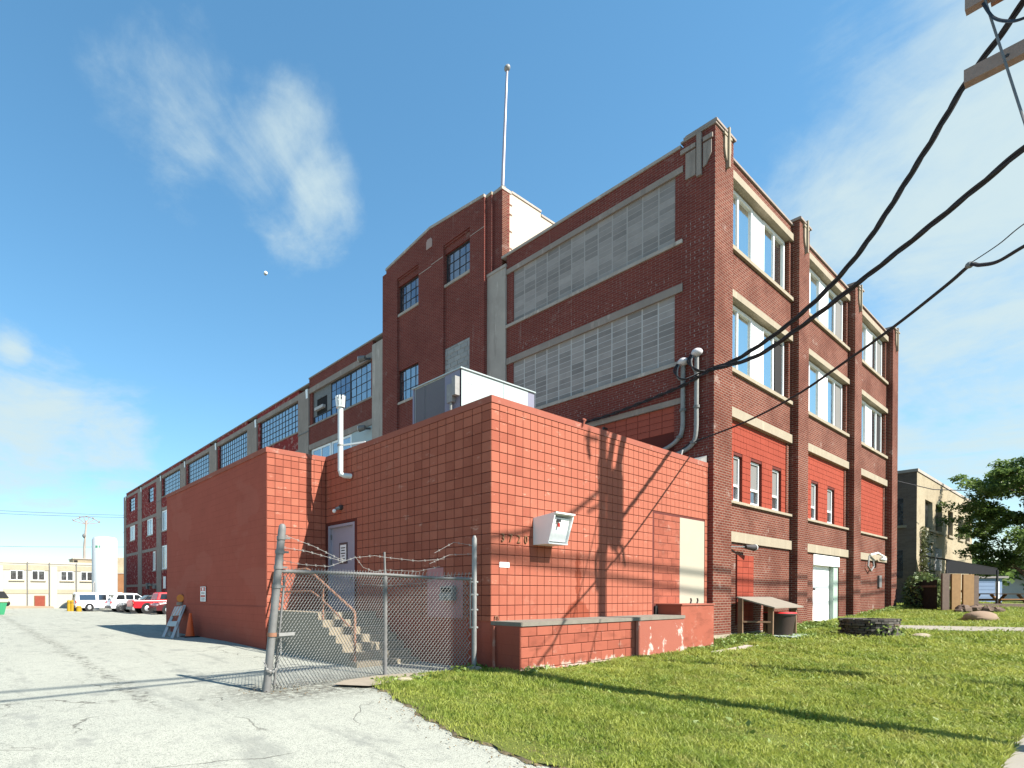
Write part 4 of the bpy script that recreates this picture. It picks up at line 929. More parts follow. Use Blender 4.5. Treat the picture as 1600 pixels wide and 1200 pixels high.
# ------------------------------------------------------------------ utility poles and overhead lines
m_pole = mat('pole_timber', (.20, .13, .085), .9, .25, 8, .3, 40); m_arm = mat('crossarm_timber', (.27, .20, .17), .85, .25, 10, .35, 45)
def insul(p, par, h=.16): MB().tube([p, p+Vector((0, 0, h*.4)), p+Vector((0, 0, h*.7)), p+Vector((0, 0, h))], [.02, .06, .045, .02], 8).build('insulator', flat('porcelain', (.28, .20, .17), .3), par, True)
pw = thing('utility_pole', 'timber utility pole outside the frame that throws the long shadow over the near lawn', 'utility pole', (1.95, -7.95, -.3))
MB().tube([(1.95, -7.95, -.4), (1.95, -7.95, 6), (1.95, -7.95, 12.6)], [.20, .185, .15], 12).build('pole', m_pole, pw, True)
px_, py_ = 6.45, -8.5
p2 = thing('utility_pole', 'timber transformer pole whose crossarm ends show at the upper right corner of the sky', 'utility pole', (px_, py_, -.2))
MB().tube([(px_, py_, -.3), (px_, py_, 7), (px_, py_, 15.6)], [.20, .185, .15], 12).build('pole', m_pole, p2, True)
MB().tube([(px_+.53, py_+.1, 11.05), (px_+.53, py_+.1, 11.25), (px_+.53, py_+.1, 12.55), (px_+.53, py_+.1, 12.7)], [.22, .36, .36, .2], 14).build('transformer', m_galv, p2, True)
for dx in (.30, .78): MB().tube([(px_+dx, py_+.1, 12.8), (px_+dx, py_+.1, 13.15), (px_+dx, py_+.1, 13.4)], [.08, .07, .03], 8).build('bushing', m_arm, p2, True)
MB().bar((px_-.2, py_, 13.55), (px_-.75, py_, 13.5), .06).build('bracket', m_galvd, p2); MB().tube([(px_-.55, py_, 13.05), (px_-.62, py_, 13.3), (px_-.60, py_, 13.7)], [.05, .08, .04], 8).build('cutout', m_arm, p2, True)
MB().tube([(px_-.18, py_+.1, 11.9), (px_-.7, py_+.2, 11.6)], .035, 6).build('lead', m_black, p2); MB().tube([(px_+.5, py_+.1, 11.1), (px_+.85, py_+.2, 10.85), (px_+.98, py_+.2, 10.4)], .06, 6).build('lead', m_black, p2); MB().tube([(px_+.35, py_+.1, 11.0), (px_+.75, py_+.2, 10.6)], .04, 6).build('lead', m_black, p2)
m_cable = mat('black_cable', (.028, .024, .026), .75, .3, 30, .2)
def spline(pts, n=8):
    pts = [Vector(p) for p in pts]; out = []
    for i in range(len(pts)-1):
        p0, p1, p2_, p3 = pts[max(i-1, 0)], pts[i], pts[i+1], pts[min(i+2, len(pts)-1)]
        for k in range(n):
            t = k/n; out.append(.5*((2*p1)+(p2_-p0)*t+(2*p0-5*p1+4*p2_-p3)*t*t+(3*p1-p0-3*p2_+p3)*t**3))
    return out+[pts[-1]]
def twisted(name, pts, r, par, strands=3, pitch=.35, R=None):
    path = spline(pts, 22); R = R or r*1.05; L = 0; b = MB(); out = [[] for _ in range(strands)]
    for i, p in enumerate(path):
        if i: L += (p-path[i-1]).length
        d = (path[min(i+1, len(path)-1)]-path[max(i-1, 0)]).normalized(); a = d.cross(Vector((0, 0, 1))).normalized(); c = d.cross(a)
        for s in range(strands):
            ph = 2*math.pi*(L/pitch/ strands + s/strands); out[s].append(p+(a*math.cos(ph)+c*math.sin(ph))*R)
    for s in out: b.tube(s, r, 5)
    return b.build(name, m_cable, par, True)
for i, pts in enumerate(([(-45, -13, 18.6), (-15, -13, 16.2), (3.77, -13, 15.22), (7.5, -13, 15.13), (13.2, -13, 14.93), (18.6, -13, 14.80), (31, -13, 15.0), (34.5, -13, 15.15), (60, -13, 17.2)], [(-45, -13, 18.9), (-15, -13, 16.4), (3.77, -13, 15.05), (7.5, -13, 14.78), (13.2, -13, 14.38), (19.8, -13, 14.17), (34, -13, 14.55), (60, -13, 16.6)])):
    b = MB(); b.tube(spline(pts), .05, 6)
    tag(b.build('street_line', m_cable, None, True), ('overhead street line outside the frame casting the upper soft band on the brick front', 'overhead street line outside the frame casting the lower soft band on the brick front')[i], 'power line')
c1 = twisted('service_cable', [(9.6,-.09,8.2), (9.21,-1.02,8.16), (8.62,-2.44,8.53), (8.14,-3.6,9.26), (7.70,-4.665,10.57), (7.45,-5.275,11.44), (7.22,-5.825,12.0), (7.0,-6.35,12.55), (6.5,-8.3,14.2)], .030, None, 3, .5)
tag(c1, 'thick twisted black service cable, the steeper of the two climbing to the crossarm', 'overhead cable')
c2 = twisted('service_cable', [(9.6,-.08,8.18), (8.789,-1.456,7.885), (8.125,-2.579,8.03), (7.428,-3.756,8.31), (6.806,-4.809,8.60), (6.3,-5.664,8.87), (6.039,-6.105,9.02), (5.86,-6.5,9.13), (5.75,-7.0,9.28), (6.2,-8.4,9.9)], .029, None, 3, .6)
tag(c2, 'thick black service cable, the flatter of the two leaving the brick corner', 'overhead cable')
d = Vector((0, 1, 0)); far = Vector((6.55, -5.38, 10.98))
a = MB().bar(far, far-d*3.5, .20, .24).build('crossarm', m_arm, p2)
for s in (1.6, 2.6): insul(far-d*s+Vector((0, 0, .13)), a)
for s in (.5, 1.3): MB().tube([far-d*s+Vector((-.11, 0, -.02)), far-d*s+Vector((.11, 0, -.02))], .03, 6).build('bolt', m_steel, a)
far3 = Vector((6.5, -5.39, 12.26)); a3 = MB().bar(far3, far3-d*3.5, .18, .22).build('crossarm', m_arm, p2); MB().bar(far3-d*.3+Vector((0, 0, -.17)), far3-d*.7+Vector((0, 0, -.17)), .10, .13).build('fitting', m_rust, a3)
MB().tube(spline([(6.45, -5.616, 12.2), (6.042, -5.891, 10.637), (5.508, -6.14, 9.191), (4.0, -6.7, 5.94)]), .017, 6).build('guy_wire', m_galvd, p2, True)
MB().tube(spline([(6.433, -5.604, 12.1), (6.194, -5.746, 11.588), (5.931, -5.932, 11.207), (5.689, -6.131, 10.95), (5.7, -6.617, 10.9), (6.4, -8.3, 11.2)]), .022, 6).build('jumper', m_black, p2, True)
b = MB(); b.tube(spline([(6.35, -8.5, 12.35), (5.1, -8.5, 11.68), (3.86, -8.5, 11.28), (2.46, -8.5, 11.02), (-2, -8.7, 10.7), (-9, -9, 10.9), (-24, -9.6, 13)]), .045, 6); b.build('street_cable', m_cable, p2, True)
b = MB(); b.tube(spline([(9.6,.3,6.17), (7.333,-1.676,5.80), (5.81,-3.11,5.71), (4.69,-4.17,5.80), (3.825,-4.98,5.90), (3.144,-5.62,6.03), (2.889,-5.865,6.10), (2.78,-5.97,6.02), (2.6,-6.14,5.92), (2.35,-6.37,5.906), (2.15,-6.7,5.93), (1.9,-7.9,6.1)]), .024, 6)
c3 = b.build('telephone_cable', m_cable, None, True); tag(c3, 'thin black telephone cable with a drip loop, lowest of the overhead lines', 'overhead cable')
b = MB(); b.tube(spline([(2.889,-5.865,6.128), (2.591,-6.146,6.136), (2.352,-6.371,6.186), (2.12,-6.75,6.25), (1.9,-7.9,6.4)]), .007, 4); b.build('span_wire', m_cable, c3)
MB().ball((2.889,-5.865,6.11), .045, 8, 6).build('clamp', m_galvd, c3)
c4 = twisted('wall_cable', [(9.55,-.16,8.2), (9.52,.2,8.05), (9.53,.765,7.906), (9.55,1.92,7.765), (9.55,3.21,7.65), (9.55,4.67,7.69), (9.56,6.6,7.9)], .028, None, 2)
tag(c4, 'black twisted cable draped along the shaded brick wall above the annex roof', 'cable')
b = MB(); b.tube(spline([(9.6,.45,6.154), (9.62,.9,5.9), (9.64,1.5,5.75), (9.62,2.6,5.6)]), .02, 5); b.build('wall_cable', m_cable, c3)
b = MB(); b.tube([(32.1, -.1, 7.6), (36, -.9, 7.45), (40, -1.7, 7.7)], .025, 5); tag(b.build('wire_span', m_cable), 'faint wire running from the far brick corner into the tree', 'overhead cable')
# conduit risers with weatherheads
def riser(pts, label):
    t = thing('conduit_riser', label, 'conduit', pts[-1], 'service conduits on the brick pier'); MB().tube(spline(pts, 6), .062, 10).build('conduit', m_galv, t, True)
    h = Vector(pts[0]); MB().ball(h+Vector((-.04, -.02, .06)), .15, 10, 7, (1.1, 1, .8)).build('weatherhead', mat('bright_aluminium', (.55, .52, .52), .45, .1, 8, .1), t, True)
    for k in (2, 4): q = Vector(pts[k]); MB().tube([q+Vector((0, 0, -.04)), q+Vector((0, 0, .04))], .09, 10).build('coupling', m_galvd, t, True)
    for k in range(3):
        a = h+Vector((-.10, .03+.05*k, .02)); MB().tube(spline([a, a+Vector((-.12, .03, -.25)), a+Vector((-.08, -.05-.1*k, -.55)), Vector((9.56, .05, 8.2))], 5), .022, 5).build('lead', m_cable if k else m_galvd, t, True)
    return t
riser([(9.60, .28, 8.75), (9.60, .28, 8.2), (9.60, .28, 7.2), (9.60, .285, 6.5), (9.60, .36, 6.15), (9.60, .62, 5.95), (9.60, 1.3, 5.78), (9.60, 2.0, 5.62)], 'taller of two galvanised conduits with weatherheads beside the brick corner')
riser([(9.60, .66, 8.6), (9.60, .66, 8.0), (9.60, .66, 7.2), (9.60, .665, 6.7), (9.60, .75, 6.4), (9.60, 1.1, 6.15), (9.60, 1.9, 5.96), (9.60, 2.7, 5.78)], 'shorter of two galvanised conduits, farther from the brick corner')
b = MB(); b.bar((9.69, 3.1, 7.25), (9.45, 3.1, 7.25), .05); b.bar((9.46, 3.1, 7.28), (9.46, 3.1, 6.9), .04); b.bar((9.69, 3.1, 6.95), (9.46, 3.1, 7.2), .03)
tag(b.build('wall_bracket', m_steel), 'small black steel bracket on the low lintel behind the annex parapet', 'bracket')
# ------------------------------------------------------------------ things on the lawn
def gg(x, y): return gz(x, y)+.03
st2 = thing('wooden_stand', 'rough wooden stand with slanting plywood top against the brick wall', 'stand', (12.7, -.4, .2))
tops = [(11.35, -.15, 1.47), (13.6, -.15, 1.42), (14.15, -.95, 1.13), (11.9, -.95, 1.16)]
legs = [(11.5, -.22), (11.95, -.86), (13.6, -.22), (14.0, -.86)]
MB().add([(11.45,-.13,1.50),(14.25,-.13,1.50),(14.35,-1.02,1.18),(11.75,-1.02,1.18),(11.45,-.13,1.46),(14.25,-.13,1.46),(14.35,-1.02,1.14),(11.75,-1.02,1.14)],[(0,1,2,3),(4,5,6,7),(0,1,5,4),(1,2,6,5),(2,3,7,6),(3,0,4,7)]).build('top', m_ply, st2)
for x, y in legs: MB().bar((x, y, gg(x, y)-.05), (x+.02, y, 1.44 if y > -.5 else 1.17), .13, .08).build('leg', m_wood, st2)
MB().bar((11.5, -.22, .72), (11.95, -.86, .72), .09, .05).build('rail', m_wood, st2); MB().bar((11.95, -.80, .66), (13.6, -.22, .66), .05, .08).build('rail', m_wood, st2)
MB().bar((11.5, -.22, 1.38), (14.05, -.22, 1.38), .05, .09).build('rail', m_wood, st2)
tcn = thing('trash_can', 'brown plastic trash can with a red liner under the wooden stand', 'trash can', (13.0, -.78, .2))
m_can = mat('brown_plastic', (.05, .034, .028), .5, .15, 6, .1); zc = gg(13, -.8)
MB().tube([(13, -.78, zc), (13, -.78, zc+.55), (13, -.78, zc+.68)], [.31, .38, .40], 18).build('bin', m_can, tcn, True); MB().tube([(13, -.78, zc+.68), (13, -.78, zc+.73)], .43, 18).build('rim', m_can, tcn, True); MB().tube([(13, -.78, zc+.73), (13, -.78, zc+.765)], [.435, .40], 18).build('liner', flat('red_liner', (.55, .02, .02)), tcn, True)
pl2 = thing('wooden_pallet', 'weathered green grey board platform lying in the weeds under the stand', 'pallet', (13, -.9, .2)); zp = gg(12.8, -.9)
for k in range(6): box('slat', mat('green_grey_board', (.26, .30, .25), .9, .2, 8, .2), pl2, 12.2, 14.0, -1.32+.17*k, -1.32+.17*k+.145, zp+.02, zp+.05)
for x in (12.3, 13.1, 13.9): box('runner', m_woodg, pl2, x-.04, x+.04, -1.3, -.35, zp-.04, zp+.018)
# ring of stacked stone
rg = thing('stone_ring', 'low round dry stone planter ring of dark stacked slabs', 'planter', (15.6, -2.25, .25)); cx_, cy_ = 15.2, -2.45
m_stone = mat('dark_slab_stone', (.12, .105, .09), .9, .3, 5, .5, 25, rnd=.4); m_stone2 = mat('brown_slab_stone', (.13, .09, .065), .9, .3, 5, .5, 25)
zr = .22
for lay in range(8):
    a = random.uniform(0, .5); h = .075
    while a < 6.28+.001:
        w = random.uniform(.28, .52); r1 = .74+random.uniform(-.05, .05); r0_ = r1-.30; g = .02
        a0, a1 = a+g, a+w-g; bq = MB(); zb = zr+lay*h+random.uniform(-.006, .006); zt_ = zb+h-random.uniform(.006, .02)
        def pt(r, an, z): return (cx_+1.05*r*math.cos(an), cy_+r*math.sin(an)*.92, z)
        rm = r1+random.uniform(0, .04); am = (a0+a1)/2
        bq.add([pt(r0_, a0, zb), pt(r1, a0, zb), pt(rm, am, zb), pt(r1, a1, zb), pt(r0_, a1, zb), pt(r0_, a0, zt_), pt(r1, a0, zt_), pt(rm, am, zt_), pt(r1, a1, zt_), pt(r0_, a1, zt_)], [(0,4,3,2,1), (5,6,7,8,9), (0,1,6,5), (1,2,7,6), (2,3,8,7), (3,4,9,8), (4,0,5,9)])
        bq.build('stone', m_stone if math.sin(am) > -.6 or random.random() < .8 else m_stone2, rg); a += w
MB().tube([(cx_, cy_, zr), (cx_, cy_, zr+.45)], .5, 16).build('soil', mat('planter_soil', (.10, .07, .05), .95, .3, 8, .4), rg)
fs = thing('flat_stone', 'pale flat stone lying in the grass beside the stone ring', 'stone', (15.4, -3.5, .25))
MB().ball((15.55, -3.55, gg(15.5, -3.5)+.02), .45, 9, 5, (1.0, .5, .2)).build('stone', m_lime, fs, True)
def boulder(c, r, sq, m, name, label, cat, amp=.12):
    b = MB().ball((0, 0, 0), 1, 18, 12); b.v = [tuple(Vector((x*sq[0], y*sq[1], z*sq[2]))*r*(1+amp*math.sin(3.1*x+1.7*y+.5)*math.cos(2.3*z+y*2.1)+.05*math.sin(9*x+5*y+4*z)) + Vector(c)) for x, y, z in b.v]
    return tag(b.build(name, m, None, True), label, cat)
boulder((24.0, -3.85, gg(24, -3.8)+.12), .72, (1.0, .65, .36), mat('tan_boulder', (.22, .155, .105), .9, .2, 3, .4, 20), 'boulder', 'smooth tan boulder sitting alone on the lawn near the concrete walk', 'boulder')
rb = thing('rubble_pile', 'heap of broken brown rocks at the foot of the wooden gate post', 'rubble', (30.4, -3.0, .7))
for k in range(14):
    a = random.uniform(-1.3, 1.3); r = random.uniform(.16, .34); x, y = 30.4+a*.82+random.uniform(-.2, .2), -2.9-a*.57+random.uniform(-.25, .1)
    b = MB().ball((x, y, gg(x, y)+r*.35+.12*(1-abs(a)/1.3)), r, 7, 5, (1.2, 1, .7)); b.v = [(p[0]+random.uniform(-.03, .03), p[1]+random.uniform(-.03, .03), p[2]+random.uniform(-.03, .03)) for p in b.v]; b.build('rock', m_stone2, rb)
# leaves
def leaves(name, pts, size, m, parent=None, kind=None, droop=.4, up=None, asp=.6):
    n = len(pts); pts = np.asarray(pts); sz = size*rng.uniform(.6, 1.3, n)
    a = rng.normal(size=(n, 3)); 
    if up is not None: a = a*.7+np.array(up)
    a /= np.linalg.norm(a, axis=1)[:, None]
    t = rng.normal(size=(n, 3)); u = np.cross(a, t); u /= np.linalg.norm(u, axis=1)[:, None]; w = np.cross(a, u)
    u *= sz[:, None]; w *= (sz*asp)[:, None]; dz_ = np.array([0, 0, -1.])*(sz*droop)[:, None]
    v = np.stack([pts-u+dz_*.3, pts-w*.8, pts+u+dz_, pts+w*.8], 1).reshape(-1, 3)
    me = bpy.data.meshes.new(name); o0 = WL.get(parent.name, Vector()) if parent else Vector(); v = v-np.array(o0)
    me.vertices.add(4*n); me.vertices.foreach_set('co', v.astype(np.float32).ravel()); me.loops.add(4*n); me.loops.foreach_set('vertex_index', np.arange(4*n, dtype=np.int32))
    me.polygons.add(n); me.polygons.foreach_set('loop_start', np.arange(0, 4*n, 4, dtype=np.int32)); me.polygons.foreach_set('loop_total', np.full(n, 4, dtype=np.int32)); me.update(calc_edges=True); me.materials.append(m)
    o = bpy.data.objects.new(name, me); COL.objects.link(o)
    if parent: o.parent = parent
    WL[o.name] = o0
    if kind: o['kind'] = kind
    return o
def leafmat(name, c, c2, trans=.25, sc=1.5):
    t = T(name); col = t.mix(t.noise(sc, 4, .6), c, c2); col = t.mix(t.ramp(t.noise(23, 2, .5), .5, .75, 0, .6), col, sc3(c2, 1.3)); t.fin(col, .5, 0, .35)
    tr = t.n('ShaderNodeBsdfTranslucent'); t.l(col, tr.inputs[0]); ms = t.n('ShaderNodeMixShader'); ms.inputs[0].default_value = trans; t.l(t.b.outputs[0], ms.inputs[1]); t.l(tr.outputs[0], ms.inputs[2])
    o = [n for n in t.t.nodes if n.type == 'OUTPUT_MATERIAL'][0]; t.l(ms.outputs[0], o.inputs[0]); return t.m
m_leaf = leafmat('tree_leaf', (.06, .115, .026), (.16, .225, .055), .5); m_hedge = leafmat('hedge_leaf', (.07, .11, .03), (.17, .21, .075)); m_weed = leafmat('weed_leaf', (.13, .20, .035), (.21, .27, .065)); m_ivy = leafmat('ivy_leaf', (.05, .07, .025), (.12, .12, .05))
def blob(c, r, n, hollow=.55, flatb=None):
    d = rng.normal(size=(n, 3)); d /= np.linalg.norm(d, axis=1)[:, None]; rr = rng.uniform(hollow, 1, n)**.6
    p = d*rr[:, None]*np.array(r)+np.array(c)
    return p
hd = thing('hedge', 'tall leafy green shrub against the far brick corner', 'shrub', (33.2, -1.0, .8))
pts = np.concatenate([blob((32.7+.5*k, -.85-.25*k+.2*math.sin(k*3), 1.5+.12*math.sin(k*2.1)), (.75, .6, 1.3-.12*k), 1100) for k in range(4)]); pts = pts[pts[:, 2] > .7]
leaves('foliage', pts, .10, m_hedge, hd, droop=.4)
for k in range(6): MB().tube([(32.5+.3*k, -.9-.15*k, .7), (32.5+.33*k+random.uniform(-.3, .3), -.9-.15*k, 2.2)], [.03, .01], 5).build('stem', m_woodg, hd)
pv = []
for k in range(70):
    a = random.uniform(3.3, 6.0); pv.append((cx_+.84*math.cos(a), cy_+.76*math.sin(a), zr+random.uniform(0, .45)))
leaves('vine', np.array(pv), .07, m_weed, rg, droop=.3)
# timber gate / fence at the far corner
wf = thing('wooden_fence', 'two wide tan boards of a wooden gate between dark posts by the boulder', 'fence', (31.5, -2.3, .7))
d = Vector((.82, -.57, 0)); n_ = Vector((-.57, -.82, 0)); o_ = Vector((31.0, -1.95, 0)); m_board = mat('tan_cedar_board', (.24, .14, .06), .8, .25, 6, .2)
def fpt(s, z, q=0): return o_+d*s+n_*q+Vector((0, 0, z))
for s0, s1, z1, m, nm in ((0, .34, 2.62, m_woodg, 'post'), (.42, .86, 2.60, m_board, 'board'), (.98, 1.50, 2.58, m_board, 'board'), (1.55, 1.78, 2.52, m_woodg, 'post')):
    q = .04 if nm == 'board' else 0
    MB().add([fpt(s0, .6, q), fpt(s1, .6, q), fpt(s1, z1, q), fpt(s0, z1, q), fpt(s0, .6, q-.08), fpt(s1, .6, q-.08), fpt(s1, z1, q-.08), fpt(s0, z1, q-.08)], [(0,1,2,3),(4,5,6,7),(0,1,5,4),(1,2,6,5),(2,3,7,6),(3,0,4,7)]).build(nm, m, wf)
MB().bar(fpt(.05, 1.75, -.1), fpt(1.75, 1.75, -.1), .05, .12).build('rail', m_woodg, wf); MB().bar(fpt(.05, .95, -.1), fpt(1.75, .95, -.1), .05, .12).build('rail', m_woodg, wf)
m_dkb = mat('shade_darkened_board', (.018, .016, .015), .9, .3, 9, .3, 50)  # shade of the shrub over the fence put into the board colour
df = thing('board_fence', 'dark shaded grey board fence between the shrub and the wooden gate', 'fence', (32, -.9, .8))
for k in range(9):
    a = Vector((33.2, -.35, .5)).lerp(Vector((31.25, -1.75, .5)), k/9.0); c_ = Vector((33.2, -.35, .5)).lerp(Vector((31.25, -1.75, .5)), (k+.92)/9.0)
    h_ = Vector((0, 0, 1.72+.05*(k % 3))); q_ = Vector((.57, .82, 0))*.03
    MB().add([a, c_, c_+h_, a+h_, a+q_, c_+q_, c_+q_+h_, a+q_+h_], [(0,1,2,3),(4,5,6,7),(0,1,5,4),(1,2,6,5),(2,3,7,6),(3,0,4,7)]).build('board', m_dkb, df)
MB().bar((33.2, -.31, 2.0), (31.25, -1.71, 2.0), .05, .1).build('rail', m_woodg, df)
# black canopy
cn = thing('canopy', 'black fabric canopy with sloping top standing behind the wooden gate', 'canopy', (38.5, -2, .9)); m_cloth = mat('black_fabric', (.012, .012, .014), .85, .2, 5, .1)
A, B_ = Vector((37.4, -1.25, 0)), Vector((39.75, -2.9, 0)); up_ = Vector((1.6, 1.2, 0))
cz_ = [(A, 3.62), (B_, 3.10), (B_+up_, 3.45), (A+up_, 3.95)]
b = MB(); b.add([tuple(p+Vector((0, 0, z))) for p, z in cz_]+[tuple(p+Vector((0, 0, z-.05))) for p, z in cz_], [(0,1,2,3),(4,5,6,7)]+[(i, (i+1) % 4, 4+(i+1) % 4, 4+i) for i in range(4)]); b.build('top', m_cloth, cn)
b = MB(); b.add([tuple(A+Vector((0, 0, 3.56))), tuple(B_+Vector((0, 0, 3.04))), tuple(B_+Vector((0, 0, 2.72))), tuple(A+Vector((0, 0, 2.80))), tuple(A+n_*-.03+Vector((0, 0, 3.56))), tuple(B_+n_*-.03+Vector((0, 0, 3.04))), tuple(B_+n_*-.03+Vector((0, 0, 2.72))), tuple(A+n_*-.03+Vector((0, 0, 2.80)))], [(0,1,2,3),(4,5,6,7),(0,1,5,4),(1,2,6,5),(2,3,7,6),(3,0,4,7)]); b.build('valance', m_cloth, cn)
for p in (A, B_, B_+up_, A+up_): MB().tube([(p.x, p.y, .7), (p.x, p.y, 3.0)], .045, 8).build('pole', m_steel, cn, True)
MB().bar(A+Vector((.0, 0, 2.75)), A+Vector((.15, -.1, .8)), .35, .05).build('side_drape', m_cloth, cn)
# picnic tables
m_pic = mat('orange_cedar', (.28, .14, .06), .75, .2, 6, .15)
def picnic(x, y, label):
    t = thing('picnic_table', label, 'picnic table', (x, y, gg(x, y)), 'picnic tables behind the wooden gate'); z = gg(x, y); e = Vector((.82, -.57, 0)); f = Vector((.57, .82, 0)); o = Vector((x, y, z))
    for k in range(5): MB().bar(o+f*(-.45+.22*k)+Vector((0, 0, .76))-e*1.2, o+f*(-.45+.22*k)+Vector((0, 0, .76))+e*1.2, .20, .05).build('top_plank', m_pic, t)
    for s in (-1, 1):
        for k in (0, 1): MB().bar(o+f*s*(.85+.2*k)+Vector((0, 0, .45))-e*1.2, o+f*s*(.85+.2*k)+Vector((0, 0, .45))+e*1.2, .18, .05).build('seat_plank', m_pic, t)
        q = o+e*s*.8
        MB().bar(q+f*-.9, q+f*-.3+Vector((0, 0, .74)), .09, .12).build('leg', m_pic, t); MB().bar(q+f*.9, q+f*.3+Vector((0, 0, .74)), .09, .12).build('leg', m_pic, t); MB().bar(q+f*-1.0+Vector((0, 0, .40)), q+f*1.0+Vector((0, 0, .40)), .06, .1).build('brace', m_pic, t)
picnic(42.6, -2.7, 'orange timber picnic table nearest the wooden gate'); picnic(45.4, -4.7, 'orange timber picnic table partly cut by the frame edge')
slab = MB(); slab.add([(39.5,-1.2,1.0),(47,-6.3,.93),(50,-3.0,1.0),(44,2.5,1.02),(39.5,-1.2,.7),(47,-6.3,.7),(50,-3,.7),(44,2.5,.7)], [(0,1,2,3),(4,5,6,7),(0,1,5,4),(1,2,6,5),(2,3,7,6),(3,0,4,7)])
struct(slab.build('patio', m_walk))
b = MB(); b.bar((38.7, -2.1, .95), (46.5, -7.2, .90), .3, .28); tag(b.build('timber_edging', m_woodg), 'dark timber edging along the raised patio under the picnic tables', 'edging')
sh = thing('garden_shed', 'small pale blue shed with white trim behind the picnic tables', 'shed', (60, -1.0, 1)); e = Vector((.82, -.57, 0)); f = Vector((.57, .82, 0)); o = Vector((59.6, .25, .7))
def ob_box(nm, m, par, o, e, f, a, bq, c, z0, z1):
    p = [o+e*a, o+e*bq, o+e*bq+f*c, o+e*a+f*c]; return MB().add([tuple(q+Vector((0, 0, z0))) for q in p]+[tuple(q+Vector((0, 0, z1))) for q in p], [(3,2,1,0),(4,5,6,7),(0,1,5,4),(1,2,6,5),(2,3,7,6),(3,0,4,7)]).build(nm, m, par)
m_blue = mat('pale_blue_siding', (.16, .22, .33), .7, .1, 2, .1); m_shin = mat('grey_shingle', (.22, .20, .19), .9, .2, 6, .3)
ob_box('wall', m_blue, sh, o, e, f, 0, 2.6, 3, 0, 2.25); ob_box('roof', m_shin, sh, o-f*.2, e, f, -.2, 2.9, 3.4, 2.26, 2.42); ob_box('door', m_white, sh, o-f*.03, e, f, 2.05, 2.35, .02, 0, 2.0)
for k in range(7): ob_box('siding', m_blue, sh, o-f*.02, e, f, .02, 2.0, .019, .12+.3*k, .38+.3*k)
for i, (x, y, w, c, rc, hh, lab) in enumerate([(86, -4.5, 9, (.55, .50, .42), (.10, .095, .09), 3.6, 'low tan house with dark roof far behind the blue shed'), (84, -12.5, 7, (.62, .55, .45), (.36, .37, .40), 3.2, 'pale house with light grey gable roof at the right frame edge'), (66.5, -4.6, 5, (.50, .28, .14), (.55, .33, .16), 2.1, 'brown open timber shelter behind the picnic tables')]):
    h = thing('house' if i < 2 else 'shelter', lab, 'house' if i < 2 else 'shelter', (x, y, .8)); o = Vector((x, y, .6)); m1 = mat('house_wall%d' % i, c, .8, .1, 1, .1); m2 = mat('house_roof%d' % i, rc, .9, .15, 3, .2)
    if i < 2:
        ob_box('wall', m1, h, o, e, f, 0, w, 8, 0, hh); ob_box('window', m_glassD, h, o-f*.03, e, f, 1.0, 2.2, .02, 1.2, 2.4); ob_box('window', m_glassD, h, o-f*.03, e, f, w*.6, w*.6+1.2, .02, 1.2, 2.4)
        p = [o-e*.4-f*.4, o+e*(w+.4)-f*.4, o+e*(w+.4)+f*8.4, o-e*.4+f*8.4]; r_ = [o-e*.4+f*4, o+e*(w+.4)+f*4]
        MB().add([tuple(q+Vector((0, 0, hh))) for q in p]+[tuple(q+Vector((0, 0, hh+2.0))) for q in r_], [(0,1,5,4),(2,3,4,5),(0,4,3),(1,2,5),(0,3,2,1)]).build('roof', m2, h)
    else:
        ob_box('roof', m2, h, o, e, f, -.3, w, 3, hh+.1, hh+.28); ob_box('back_wall', m1, h, o+f*2.9, e, f, 0, w, .1, 0, 1.5)
        for a in (0, w*.5, w-.2): ob_box('post', m1, h, o, e, f, a, a+.15, .15, 0, hh+.1)
# beige brick building
m_tan = brick('tan_brick', (.33, .27, .175), (.39, .325, .215), (.36, .32, .25), bump=.5, stain=.35, eff=.2); m_tand = brick('brown_brick', (.14, .10, .08), (.18, .135, .105), (.17, .14, .12), bump=.5, stain=.3)
bb = thing('brick_building', 'two storey tan brick building with tall narrow windows beyond the factory', 'building', (38.87, .162, .8)); bx, by = 38.87, .162
W4 = [(41.2, 43.5), (44.5, 46.7), (48.8, 50.8), (52.9, 55.0), (56.2, 58.3)]
xs_ = [bx+.01]+[q for w in W4 for q in w]+[59.4]
box('wall', m_tan, bb, bx+.01, 59.4, by, by+.5, 7.58, 9.02); box('wall', m_tan, bb, bx+.01, 59.4, by, by+.5, .3, 5.80)
for a, c in zip(xs_[0::2], xs_[1::2]): box('wall', m_tan, bb, a, c, by, by+.5, 5.803, 7.577)
for a, c in W4:
    w_n = box('window', m_steel, bb, a+.02, c-.02, by+.22, by+.28, 5.81, 7.57); mm = (a+c)/2
    box('pane', m_glassD, w_n, a+.10, mm-.05, by+.20, by+.215, 5.9, 7.5); box('pane', m_glassD, w_n, mm+.05, c-.10, by+.20, by+.215, 5.9, 7.5); box('sill', m_lime, bb, a-.12, c+.12, by-.10, by-.002, 5.64, 5.80)
for a, c in ((40.0, 43.0), (44.3, 46.6)):
    gb_ = box('glass_block_window', m_mort, bb, a, c, by-.012, by-.001, 3.2, 4.68); me = tile_mesh('block', m_cmu, 1, (c-a)/4-.04, 1.48/5-.03, .015, .01)
    for i in range(5):
        for k in range(4): piece('block', me, gb_, (a+(k+.5)*(c-a)/4, by-.012, 3.2+(i+.5)*1.48/5))
box('side_wall', m_tand, bb, bx, bx+.4, by+.005, 14, .3, 9.02); box('coping', m_conc, bb, bx-.05, 59.5, by-.05, 14.1, 9.023, 9.20); box('core', m_dark, bb, bx+.5, 59.2, by+.6, 13.8, .3, 8.9)
for z0, z1 in ((5.84, 7.47), (2.6, 4.3)): box('window', m_glassD, bb, bx-.03, bx-.004, .74, 2.2, z0, z1); 
